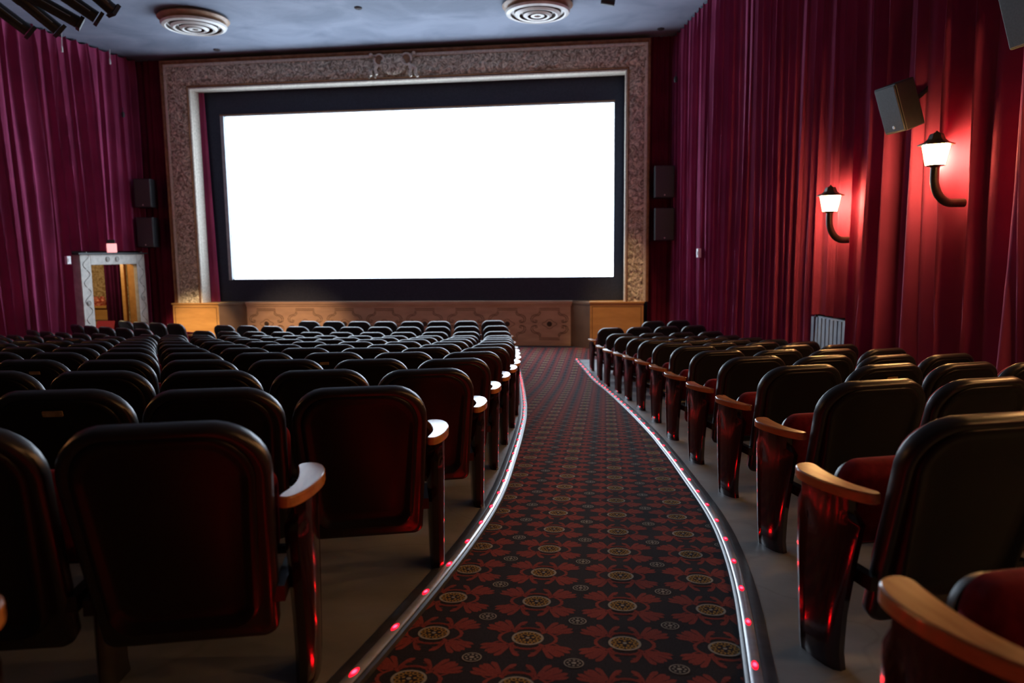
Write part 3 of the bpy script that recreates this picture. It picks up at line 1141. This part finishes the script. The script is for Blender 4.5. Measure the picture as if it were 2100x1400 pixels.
def moulding_path(pts, prof, name, m):
    # pts: polyline in xz, mitred; prof: (offset from line toward outside, y)
    mb = MB()
    rings = []
    for i, (x, z) in enumerate(pts):
        if i == 0:
            d = Vector(pts[1]) - Vector(pts[0])
            n = Vector((-d.y, d.x)).normalized()
        elif i == len(pts) - 1:
            d = Vector(pts[-1]) - Vector(pts[-2])
            n = Vector((-d.y, d.x)).normalized()
        else:
            d1 = (Vector(pts[i]) - Vector(pts[i - 1])).normalized()
            d2 = (Vector(pts[i + 1]) - Vector(pts[i])).normalized()
            n1 = Vector((-d1.y, d1.x))
            n2 = Vector((-d2.y, d2.x))
            n = (n1 + n2).normalized()
            n /= max(.2, n.dot(n1))
        rings.append([(x + n.x * a, y, z + n.y * a) for a, y in prof])
    n = len(prof)
    vs = [q for r in rings for q in r]
    mb.add(vs, [(i * n + j, i * n + j + 1, (i + 1) * n + j + 1, (i + 1) * n + j) for i in range(len(rings) - 1) for j in range(n - 1)])
    return off(mb, ivf).obj(name, m, fr, angle=30)


zb = 1.11
outer = [(FX0, zb), (FX0, FZ1), (FX1, FZ1), (FX1, zb)]
moulding_path(outer, [(0.0, FY + .2), (0.0, FY - .07), (-.02, FY - .085), (-.05, FY - .08), (-.07, FY - .05), (-.085, FY - .045), (-.11, FY - .02)], 'outer_moulding', M['giltbrown'])
oi = [(FX0 + .115, zb), (FX0 + .115, FZ1 - .125), (FX1 - .09, FZ1 - .125), (FX1 - .09, zb)]
moulding_path(oi, [(.03, FY - .02), (.028, FY - .06), (0.0, FY - .075), (-.038, FY - .065), (-.045, FY - .02)], 'outer_bead', M['bead'])
ii = [(IX0 - .055, zb), (IX0 - .055, IZ1 + .065), (IX1 + .055, IZ1 + .065), (IX1 + .055, zb)]
moulding_path(ii, [(.03, FY - .01), (.028, FY - .06), (.01, FY - .075), (-.01, FY - .06), (-.015, FY - .03)], 'inner_moulding', M['giltbrown'])
inn = [(IX0, zb), (IX0, IZ1), (IX1, IZ1), (IX1, zb)]
moulding_path(inn, [(.045, FY - .02), (.04, FY - .045), (.02, FY - .05), (0.0, FY - .035), (0.0, FY + .05), (-.006, FY + .055), (-.006, FY + .12), (0.0, FY + .125), (0.0, FY + .36)], 'inner_reveal', M['bead'])
# bead studs along the pale reveal
mb = MB()
z = 1.2
while z < 6.3:
    mb.box((IX0 - .002, FY - .03, z), (IX0 + .008, FY + .33, z + .02))
    z += 0.16
off(mb, ivf).obj('reveal_ribs', M['bead'], fr, smooth=False)
# crest in the middle of the top band
cr_ = MB()
ccx, ccz = -5.0, 6.75
cq = cr_
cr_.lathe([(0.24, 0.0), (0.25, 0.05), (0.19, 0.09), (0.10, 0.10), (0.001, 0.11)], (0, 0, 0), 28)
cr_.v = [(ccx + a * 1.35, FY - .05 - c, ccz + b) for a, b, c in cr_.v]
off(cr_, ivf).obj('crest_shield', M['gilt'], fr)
for sx in (-1, 1):
    cr_ = MB()
    pts = [(ccx + sx * (.33 + .12 * cos(t)), FY - .12, ccz + .10 + .13 * sin(t)) for t in [pi * k / 8 for k in range(-3, 14)]]
    cr_.tube(pts, 0.028, 8)
    pts = [(ccx + sx * x, FY - .12, ccz + z_) for x, z_ in ((.40, -.02), (.44, -.12), (.40, -.22), (.44, -.30))]
    cr_.tube(pts, [.05, .045, .035, .03], 8)
    pts = [(ccx + sx * x, FY - .12, ccz + z_) for x, z_ in ((.46, -.05), (.55, -.14), (.54, -.24), (.60, -.31))]
    cr_.tube(pts, [.04, .045, .035, .03], 8)
    cr_.lathe([(0.001, -.05), (.04, -.03), (.05, 0), (.04, .03), (.001, .05)], (ccx + sx * .52, FY - .14, ccz + .22), 12)
    off(cr_, ivf).obj('crest_scroll', M['bead'], fr)
for sx in (-1, 1):
    q = MB()
    q.lathe([(0.105, 0.0), (0.105, 0.012), (0.001, 0.014)], (0, 0, 0), 20)
    q.v = [(ccx + sx * .33 + a, FY - .10 - c, ccz + .10 + b) for a, b, c in q.v]
    off(q, ivf).obj('crest_hollow', M['giltbrown'], fr)

# masking and screen
SX0, SX1, SZ0, SZ1 = -9.60, 0.195, 1.685, 5.80
scr = empty('cinema_screen', (-4.7, 18.2, 1.11))
tag(scr, 'wide glowing white cinema screen inside black masking', 'cinema screen')
ivs = Vector(scr.location)
mb = MB()
Y = 18.16
mb.box((SX0, Y, SZ0), (SX1, Y + .03, SZ1))
off(mb, ivs).obj('projection_surface', M['screen'], scr, smooth=False)
mb = MB()
Y = 18.08
mb.box((-10.9, Y, SZ1), (0.9, Y + .05, 7.1))
mb.box((-10.9, Y, 1.112), (0.9, Y + .05, SZ0))
mb.box((-10.9, Y, SZ0), (SX0 - .10, Y + .05, SZ1))
mb.box((SX1, Y, SZ0), (0.9, Y + .05, SZ1))
off(mb, ivs).obj('black_masking', M['mask'], scr, smooth=False)
mb = MB()
mb.box((SX0 - .10, 18.06, SZ0 - .02), (SX0 - .01, 18.15, SZ1 + .04))
o = off(mb, ivs).obj('masking_edge_board', M['radiator'], scr, smooth=False)
o['label'] = 'pale grey board at the left edge'
mb = MB()
mb.box((SX0 - .10, 18.05, SZ1 + .01), (SX1 + .02, 18.10, SZ1 + .045))
o = off(mb, ivs).obj('top_strip', M['recess'], scr, smooth=False)  # thin brown strip along the top edge of the screen
mb = MB()
mb.grid(lambda u, v: (-10.44 + (0.38 + 0.11 * v) * u, 18.02 + 0.025 * sin(u * 18 + v), 6.45 - 5.35 * v), 40, 8)
tag(mb.obj('narrow_stage_curtain', M['curtain'], angle=180), 'narrow crimson curtain strip just inside the left pier of the frame', 'curtain')


# ------------------------------------------------------------------ ceiling roses
def ceiling_rose():
    root = empty('ceiling_rose')
    mb = MB()
    mb.lathe([(0.60, 0.0), (0.66, -0.02), (0.70, -0.06), (0.66, -0.10), (0.57, -0.12), (0.55, -0.15), (0.57, -0.17)], (0, 0, 0), 64, cap=False)
    mb.obj('outer_rim', M['roseshade'], root)
    mb = MB()
    prof = [(0.575, -0.165), (0.555, -0.205), (0.50, -0.228), (0.475, -0.215), (0.465, -0.13), (0.42, -0.125), (0.41, -0.215), (0.36, -0.250), (0.32, -0.240), (0.31, -0.15),
            (0.265, -0.145), (0.255, -0.235), (0.21, -0.268), (0.175, -0.255), (0.165, -0.17), (0.13, -0.17), (0.122, -0.250), (0.085, -0.262), (0.06, -0.25), (0.05, -0.21), (0.002, -0.21)]
    mb.lathe(prof, (0, 0, 0), 64)
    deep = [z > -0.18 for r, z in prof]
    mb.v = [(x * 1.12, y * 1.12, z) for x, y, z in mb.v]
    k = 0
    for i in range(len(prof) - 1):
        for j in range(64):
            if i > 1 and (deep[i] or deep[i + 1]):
                mb.m[k] = 1  # groove floors and walls coloured dark, their shade painted in
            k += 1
    mb.obj('ringed_centre', [M['roselit'], M['trace']], root)
    mb = MB()
    mb.lathe([(0.002, -0.262), (0.022, -0.255), (0.026, -0.21)], (0, 0, 0), 16)
    mb.obj('centre_stud', M['trace'], root)
    return root


M['roseshade'] = noisy(mat('rose_leaf_shaded', (0.35, 0.2, 0.12), 0.4), 6, (0.30, 0.17, 0.10), (0.42, 0.28, 0.18))  # rim: shaded tone of the leaf finish, painted as a colour
M['roselit'] = noisy(mat('rose_leaf_lit', (0.7, 0.7, 0.66), 0.35), 6, (0.60, 0.58, 0.54), (0.78, 0.77, 0.73))  # centre: lit tone of the same leaf finish, painted as a colour
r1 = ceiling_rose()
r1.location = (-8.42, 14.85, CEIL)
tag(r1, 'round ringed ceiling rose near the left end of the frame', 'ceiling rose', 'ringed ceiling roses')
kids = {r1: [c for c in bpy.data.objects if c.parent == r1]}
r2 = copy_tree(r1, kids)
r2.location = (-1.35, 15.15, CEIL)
tag(r2, 'round ringed ceiling rose above the middle right of the screen', 'ceiling rose', 'ringed ceiling roses')

for (x, y, lb) in ((-4.91, 14.84, 'small dark ceiling fitting between the two ceiling roses'), (-9.21, 17.19, 'tiny dark ceiling fitting close to the left corner of the frame'), (1.2, 17.26, 'tiny dark ceiling fitting close to the right corner of the frame')):
    mb = MB()
    mb.lathe([(0.075, 0.0), (0.08, -0.012), (0.06, -0.03), (0.03, -0.035), (0.001, -0.02)], (0, 0, 0), 20)
    tag(mb.obj('ceiling_fitting', M['dark'], loc=(x, y, CEIL)), lb, 'ceiling fitting', 'small ceiling fittings')

# small dark ceiling fixture at the top edge, its spotlight role assumed
root = empty('ceiling_fixture', (0.02, 14.85, CEIL))
tag(root, 'small black fixture on the ceiling right of the right-hand rose', 'spotlight')
mb = MB()
mb.tube([(0, 0, 0), (0, 0, -.10)], 0.012, 8)
mb.obj('stem', M['black'], root)
mb = MB()
mb.tube([(-.12, 0, -.12), (.14, .02, -.16)], [.06, .07], 12)
mb.obj('fixture_body', M['black'], root)


# ------------------------------------------------------------------ stage spotlights, top left
def spotlight(tip, d, L=0.62, r=0.078):
    tip = Vector(tip)
    d = Vector(d).normalized()
    tail = tip - d * L
    root = empty('stage_spotlight', tail)
    iv = Vector(tail)
    mb = MB()
    rings = [(0.0, r * .75), (0.02, r * .98), (0.25, r), (0.27, r * .9), (0.60, r * .9), (0.62, r * .92)]
    mb.tube([tail + d * (t * L / .62) for t, _ in rings], [q for _, q in rings], 16)
    side = d.cross(Vector((0, 0, 1))).normalized()
    off(mb, iv).obj('barrel', M['black'], root, angle=35)
    mb = MB()
    # colour-frame holder at the mouth
    upv = side.cross(d)
    c = tip + d * .01
    w_ = r * 0.92
    pts = [c + side * a * w_ + upv * b * w_ for a, b in ((-1, -1), (1, -1), (1, 1), (-1, 1))]
    mb.add(pts + [p + d * .05 for p in pts], [(0, 1, 2, 3), (7, 6, 5, 4), (0, 1, 5, 4), (1, 2, 6, 5), (2, 3, 7, 6), (3, 0, 4, 7)])
    off(mb, iv).obj('colour_frame', M['black'], root, smooth=False)
    mb = MB()
    mb.tube([tail + side * r * .9 + d * .05, tail + side * r * .9 + d * .55 * L / .62], 0.006, 6)
    off(mb, iv).obj('side_rib', M['steel'], root)
    mb = MB()
    mid = tail + d * .25
    topz = 6.35
    hook = Vector((mid.x, mid.y, topz))
    for s_ in (-1, 1):
        mb.tube([mid + side * s_ * r * 1.05, mid + side * s_ * r * 1.1 + Vector((0, 0, .18))], 0.010, 6)
    mb.tube([mid + side * r * 1.1 + Vector((0, 0, .18)), mid - side * r * 1.1 + Vector((0, 0, .18))], 0.010, 6)
    mb.tube([mid + Vector((0, 0, .18)), hook], 0.010, 6)
    off(mb, iv).obj('yoke', M['black'], root)
    return root


SP = [((-8.20, 10.0, 5.52), (0.45, 0.55, -0.50), 'first'), ((-7.74, 10.0, 5.52), (0.42, 0.55, -0.52), 'second'), ((-7.42, 10.0, 5.60), (0.62, 0.50, -0.40), 'third'),
      ((-7.13, 10.0, 5.65), (0.50, 0.50, -0.42), 'fourth'), ((-6.89, 10.0, 5.75), (0.30, 0.60, -0.42), 'rightmost')]
for tip, d, nm in SP:
    o = spotlight(tip, d, L=0.85, r=0.095)
    tag(o, 'black stage spotlight on the bar at top left, %s' % (nm + ' from the left' if nm != 'rightmost' else 'rightmost and shortest in view'), 'spotlight', 'spotlights on the lighting bar')
mb = MB()
mb.tube([(-9.6, 9.75, 6.38), (-5.4, 9.75, 6.38)], 0.024, 12)
for x in (-9.3, -7.5, -5.7):
    mb.tube([(x, 9.75, 6.38), (x, 9.75, CEIL)], 0.012, 8)
tag(mb.obj('lighting_bar', M['black']), 'black ceiling bar carrying the stage spotlights', 'lighting bar')

for (loc, rz, lb) in (((wallL(17.0) + .2, 17.0, 5.72), 0, 'small dark fitting on the left curtain near the gilded frame'), ((wallR(16.9) - .22, 16.9, 6.0), 0, 'small dark fitting on the right curtain near the gilded frame')):
    mb = MB()
    mb.lathe([(.001, -.07), (.03, -.06), (.045, 0), (.03, .06), (.001, .07)], (0, 0, 0), 10)
    mb.tube([(0, 0, .05), (0, 0, .16)], .008, 6)
    tag(mb.obj('curtain_fitting', M['black'], loc=loc), lb, 'curtain fitting', 'small curtain fittings')
# tassels of the curtain cords
for (x, y, z_, L_, lb) in ((-11.75, 15.9, 6.98, .30, 'nearer'), (-11.62, 17.3, 7.0, .22, 'farther')):
    mb = MB()
    mb.tube([(0, 0, .0), (-.01, 0, -L_ * .5), (-.02, 0, -L_)], 0.006, 6)
    mb.lathe([(0.001, -.14), (.022, -.13), (.018, -.04), (.008, 0.0)], (-.02, 0, -L_ + .02), 10)
    tag(mb.obj('pull_cord', M['white'], loc=(x, y - .6, CEIL - .02)), 'pale pull cord hanging at the top of the left curtain, the %s one' % lb, 'pull cord', 'pull cords on the left curtain')


# ------------------------------------------------------------------ speakers
def speaker(name_label, loc, rz, tilt, w_, h_, d_, group, bracket=True, roll=0.0):
    root = empty('loudspeaker', loc)
    root.rotation_euler = (tilt, roll, rz)
    tag(root, name_label, 'loudspeaker', group)
    mb = MB()
    # trapezoid cabinet: front toward -y
    f, b = w_ / 2, w_ / 2 * .72
    mb.add([(-f, -d_ / 2, -h_ / 2), (f, -d_ / 2, -h_ / 2), (b, d_ / 2, -h_ / 2), (-b, d_ / 2, -h_ / 2), (-f, -d_ / 2, h_ / 2), (f, -d_ / 2, h_ / 2), (b, d_ / 2, h_ / 2), (-b, d_ / 2, h_ / 2)],
           [(0, 3, 2, 1), (4, 5, 6, 7), (0, 1, 5, 4), (1, 2, 6, 5), (2, 3, 7, 6), (3, 0, 4, 7)])
    mb.obj('cabinet', M['black'], root, smooth=False, bevel=.012)
    mb = MB()
    mb.box((-f + .015, -d_ / 2 - .012, -h_ / 2 + .015), (f - .015, -d_ / 2 + .004, h_ / 2 - .015))
    mb.obj('grille', M['grille'], root, smooth=False, bevel=.006)
    mb = MB()
    mb.lathe([(0.001, .004), (.016, .003), (.017, 0)], (0, 0, 0), 14)
    mb.v = [(a, -d_ / 2 - .012 - c, -h_ / 2 + .06 + b_) for a, b_, c in mb.v]
    mb.obj('badge', M['steel'], root)
    if bracket:
        mb = MB()
        mb.tube([(0, d_ / 2 - .01, 0), (0, d_ / 2 + .12, .03), (0, d_ / 2 + .30, .10)], 0.022, 8)
        mb.box((-.06, d_ / 2 - .005, -.08), (.06, d_ / 2 + .012, .08))
        mb.obj('wall_bracket', M['black'], root)
    return root


g = 'paired loudspeakers beside the gilded frame'
speaker('black loudspeaker right of the gilded frame, upper of the pair', (1.30, 17.50, 3.86), radians(12), 0, .47, .72, .34, g)
speaker('black loudspeaker right of the gilded frame, lower of the pair', (1.31, 17.50, 2.90), radians(12), 0, .47, .74, .34, g)
speaker('black loudspeaker left of the gilded frame, upper of the pair', (-11.38, 17.35, 3.86), radians(3), 0, .44, .70, .34, g)
speaker('black loudspeaker left of the gilded frame, lower of the pair', (-11.38, 17.35, 2.90), radians(3), 0, .44, .74, .34, g)
g = 'loudspeakers on the right curtain'
speaker('dark grey loudspeaker tilted down on the right curtain between the lanterns', (2.92, 7.98, 3.70), radians(-72), radians(20), .31, .47, .25, g)
speaker('dark loudspeaker cut off by the upper right corner of the picture', (3.24, 6.22, 4.16), radians(-72), radians(20), .42, .62, .34, g)


# ------------------------------------------------------------------ wall lanterns
def lantern(loc, label, rz, group='lit wall lanterns'):
    root = empty('wall_lantern', loc, rz)   # local -x points into the room, origin on the wall at the bracket
    tag(root, label, 'wall lantern', group)
    mb = MB()
    pts = []
    for k in range(13):
        a = k / 12 * pi / 2
        pts.append((-0.22 * sin(a) - 0.0 if False else -(0.22 - 0.22 * cos(a)) if False else -0.18 * sin(a), 0, 0.0 + 0.24 * (1 - cos(a))))
    pts.append((-0.18, 0, 0.34))
    pts = [(0.12, 0, 0)] + pts
    mb.tube(pts, [0.040] * len(pts), 14)
    mb.obj('curved_arm', M['bronze'], root)
    cx = -0.18
    z0 = 0.335
    mb = MB()
    mb.lathe([(.03, -.03), (.045, 0), (.080, .012)], (cx, 0, z0), 16)
    mb.obj('lamp_holder', M['bronze'], root)
    gl = MB()
    n = 6
    def hx(r, z):
        return [(cx + r * cos(2 * pi * (k + .5) / n), r * sin(2 * pi * (k + .5) / n), z) for k in range(n)]
    gl.loft([hx(.082, z0 + .012), hx(.120, z0 + .205)], True)
    g_ = gl.obj('glass', M['lampglass'], root, smooth=False)
    fr_ = MB()
    a_, b_ = hx(.083, z0 + .010), hx(.122, z0 + .207)
    for k in range(n):
        fr_.tube([a_[k], b_[k]], .0042, 5)
        fr_.tube([a_[k], a_[(k + 1) % n]], .0042, 5)
        fr_.tube([b_[k], b_[(k + 1) % n]], .0042, 5)
    fr_.obj('glazing_bars', M['bronze'], root)
    rf = MB()
    rf.loft([hx(.155, z0 + .195), hx(.158, z0 + .205), hx(.105, z0 + .225), hx(.075, z0 + .250), hx(.062, z0 + .285), hx(.055, z0 + .30)], True)
    rf.obj('lantern_roof', M['bronze'], root, smooth=False)
    fn_ = MB()
    fn_.lathe([(.02, 0), (.026, .008), (.012, .018), (.001, .03)], (cx, 0, z0 + .30), 12)
    fn_.obj('finial', M['bronze'], root)
    return root


angR = atan2(0.172, 1) * 1.0
lantern((wallR(9.50) - 0.12, 9.50, 2.40), 'lit bronze wall lantern on the right curtain, the farther one', angR)
lantern((wallR(7.48) - 0.12, 7.48, 2.71), 'lit bronze wall lantern on the right curtain, the nearer one', angR)
for y, z, lb in ((5.35, 3.02, 'just outside the picture'), (3.25, 3.3, 'beside the near rows'), (1.0, 3.5, 'level with the camera')):
    lantern((wallR(y) - 0.05, y, z), 'lit bronze wall lantern on the right curtain, ' + lb, angR)
for y, z, lb in ((7.4, 3.02, 'just outside the picture'), (5.35, 3.3, 'beside the near rows')):
    lantern((wallL(y) + 0.05, y, z), 'lit bronze wall lantern on the left curtain, ' + lb, pi)

# ------------------------------------------------------------------ radiator cover
rad = empty('radiator_cover', (wallR(10.08) + .06, 10.08, fz(10.08)), angR)
tag(rad, 'grey ribbed metal panel showing below the right curtain', 'wall panel')
mb = MB()
mb.box((-.02, -.46, 0), (.06, .46, 1.12))
mb.obj('body', M['radiator'], rad, smooth=False, bevel=.005)
mb = MB()
for k in range(9):
    y = -.44 + k * .11
    mb.box((-.04, y, .02), (-.02, y + .085, 1.10))
mb.obj('ribbed_front', M['radiator'], rad, smooth=False, bevel=.006)

# small wall boxes
for nm, loc, rz, lb in (('wall_switch', (wallR(15.42) - .12, 15.35, 2.24), angR, 'small white box on the right curtain near the frame'),
                        ('wall_switch', (wallL(15.1) + .16, 15.05, 2.24), pi - .1, 'small pale box on the left curtain beside the white doorway')):
    root = empty(nm, loc, rz)
    tag(root, lb, 'wall box', 'small pale wall boxes')
    mb = MB()
    mb.box((-.02, -.055, -.09), (.05, .055, .09))
    mb.obj('housing', M['white'], root, smooth=False, bevel=.008)
    mb = MB()
    mb.box((-.03, -.03, -.035), (-.02, .03, .035))
    mb.obj('cover', M['white'], root, smooth=False, bevel=.003)

# ------------------------------------------------------------------ left doorway and vestibule
TH = atan2(0.10, 1)
door = empty('door_surround', (wallL(16.6), 16.6, 0), 0)
tag(door, 'off-white carved plaster surround of the left doorway', 'door surround')


def dl(y, dx=0.0):
    """x on the left wall line at y, relative to the door empty"""
    return wallL(y) + dx - door.location.x


def slab(mb, y0, y1, z0, z1, a, b):
    v = []
    for z_ in (z0, z1):
        for y_, d_ in ((y0, a), (y1, a), (y1, b), (y0, b)):
            v.append((dl(y_, d_), y_ - 16.6, z_))
    mb.add(v, [(0, 1, 2, 3), (7, 6, 5, 4), (0, 4, 5, 1), (1, 5, 6, 2), (2, 6, 7, 3), (3, 7, 4, 0)])


YA, YB, YC, YD = 15.33, 15.64, 17.10, 17.38
mb = MB()
slab(mb, YA, YB, -.01, 2.36, .20, -.22)
mb.obj('jamb', M['plaster'], door, smooth=False, bevel=.01)
mb = MB()
slab(mb, YC, YD, -.01, 2.36, .20, .10)
mb.obj('jamb', M['plaster'], door, smooth=False, bevel=.01)
mb = MB()
slab(mb, YB, YC, 2.12, 2.36, .20, -.22)
mb.obj('lintel', M['plaster'], door, smooth=False, bevel=.01)
mb = MB()
slab(mb, YA - .10, YD + .04, 2.365, 2.40, .27, -.10)
o = mb.obj('top_shelf', M['black'], door, smooth=False)
mb = MB()
for (y, z_) in [(16.15, 2.25), (16.45, 2.25), (15.49, 1.25), (15.49, .6), (17.24, 1.25), (17.24, .6)]:
    q = MB()
    q.lathe([(.062, 0), (.066, .012), (.05, .022), (.04, .01), (.022, .02), (.001, .026)], (0, 0, 0), 16)
    mb.add([(dl(y, .20) + c, y - 16.6 + a, z_ + b) for a, b, c in q.v], q.f)
for (ya, yb) in ((15.38, 15.60), (17.14, 17.34)):
    for k in range(5):
        zc = .55 + .42 * k
        pts = [(dl(ya + (yb - ya) * (.5 + .42 * sin(t * 2)), .205), ya + (yb - ya) * (.5 + .42 * sin(t * 2)) - 16.6, zc + .13 * t) for t in [j / 5 * 1.5 for j in range(-5, 6)]]
        mb.tube(pts, .008, 5)
M['plasterdark'] = noisy(mat('darker_plaster_relief', (0.4, 0.39, 0.35), 0.7), 12, (0.34, 0.34, 0.31), (0.44, 0.43, 0.39))  # ornament in a slightly darker plaster tone
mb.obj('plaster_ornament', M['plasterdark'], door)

# vestibule shell
mb = MB()
mb.box((-16.0, 14.6, -.03), (-11.7, 19.2, -.01))
struct(mb.obj('floor_vestibule', M['dark'], smooth=False), 'vestibule floor beyond the left doorway')
mb = MB()
mb.box((-16.0, 19.1, -.03), (-11.9, 19.2, 2.75))
struct(mb.obj('wall_vestibule_far', M['gildwall'], smooth=False), 'cream gilded vestibule wall')
mb = MB()
mb.box((-16.1, 14.6, -.03), (-16.0, 19.2, 2.75))
struct(mb.obj('wall_vestibule_left', M['ochre'], smooth=False), 'ochre vestibule side wall')
mb = MB()
mb.box((-16.0, 14.5, -.03), (-12.35, 14.6, 2.75))
struct(mb.obj('wall_vestibule_near', M['ochre'], smooth=False), 'ochre vestibule wall nearest the seats')
mb = MB()
mb.box((-16.0, 14.6, 2.7), (-12.2, 19.2, 2.8))
struct(mb.obj('ceiling_vestibule', M['dark'], smooth=False), 'vestibule ceiling')
# right side of the opening: leaf of the door and passage side board
mb = MB()
mb.add([(-11.68, 17.12, 0), (-12.30, 17.70, 0), (-12.30, 17.70, 2.3), (-11.68, 17.12, 2.3), (-11.68, 17.30, 0), (-12.30, 17.80, 0), (-12.30, 17.80, 2.3), (-11.68, 17.30, 2.3)], [(3, 2, 1, 0), (4, 5, 6, 7), (0, 1, 5, 4)])
struct(mb.obj('wall_vestibule_right', M['ochre'], smooth=False), 'ochre wood side of the passage')
dr = empty('door_1', (-12.37, 17.64, 0))
struct(dr)
mb = MB()
mb.box((-.045, -.04, 0), (.045, .06, 2.55))
mb.obj('door_edge', M['boxwood'], dr, smooth=False)
mb = MB()
mb.grid(lambda u, v: (-13.14 + .60 * u, 17.95 + .04 * sin(u * 34) + .02 * sin(u * 17 + 2), 2.6 - 2.6 * v), 80, 4)
M['doorred'] = noisy(mat('plum_cloth', (0.05, 0.004, 0.03), 0.9, spec=0.1), 3, (0.035, 0.003, 0.020), (0.05, 0.004, 0.03))
tag(mb.obj('door_curtain', M['doorred'], angle=180), 'dark red curtain hanging inside the left doorway', 'curtain')
ct = empty('counter', (-14.6, 18.7, 0))
tag(ct, 'honey wood counter seen through the left doorway', 'counter')
mb = MB()
mb.box((-.95, -.25, 0), (1.12, .35, .92))
mb.obj('body', M['boxwood'], ct, smooth=False)
mb = MB()
mb.box((-.98, -.32, .92), (1.14, .36, .98))
mb.obj('worktop', M['boxwood'], ct, smooth=False, bevel=.006)
mb = MB()
mb.box((-.95, -.262, .56), (1.12, -.25, .60))
mb.box((-.95, -.262, .22), (1.12, -.25, .26))
mb.obj('rail_line', M['recess'], ct, smooth=False)
mb = MB()
random.seed(4)
for k in range(26):
    a = random.random() * 6.28
    c = (random.uniform(-.5, .5), random.uniform(-.16, .2), random.uniform(.06, .22))
    mb.lathe([(.001, -.055), (.05, -.03), (.06, .0), (.045, .035), (.001, .05)], c, 8)
mb.lathe([(.30, 0.0), (.34, .08), (.36, .12), (.001, .12)], (0, 0, 0), 16)
tag(mb.obj('flower_arrangement', M['paper'], loc=(-13.95, 18.66, .98)), 'red flowers massed on the counter beyond the left doorway', 'flowers')
mb = MB()
mb.add([(-12.95, 17.0, 0.0), (-12.40, 17.0, 0.0), (-12.74, 17.7, .64), (-13.24, 17.7, .64), (-12.95, 17.0, -.005), (-12.40, 17.0, -.005), (-12.74, 17.7, -.005), (-13.24, 17.7, -.005)], [(0, 1, 2, 3), (4, 7, 6, 5), (0, 4, 5, 1), (1, 5, 6, 2), (2, 6, 7, 3), (3, 7, 4, 0)])
tag(mb.obj('carpeted_ramp', M['redpaint'], smooth=False), 'deep red carpeted ramp just inside the left doorway', 'ramp')

# sign above the doorway
sg = empty('exit_sign', (wallL(16.30) + .22, 16.28, 2.405), TH)
tag(sg, 'small pink glowing sign box standing on the left door surround', 'sign')
sg.rotation_euler = (0, 0, radians(38))
mb = MB()
mb.box((-.105, -.10, .0), (.105, .0, .21))
mb.obj('lit_panel', M['exit'], sg, smooth=False, bevel=.01)
mb = MB()
mb.box((-.095, -.09, .21), (.075, .02, .30))
mb.obj('battery_box', M['black'], sg, smooth=False, bevel=.01)
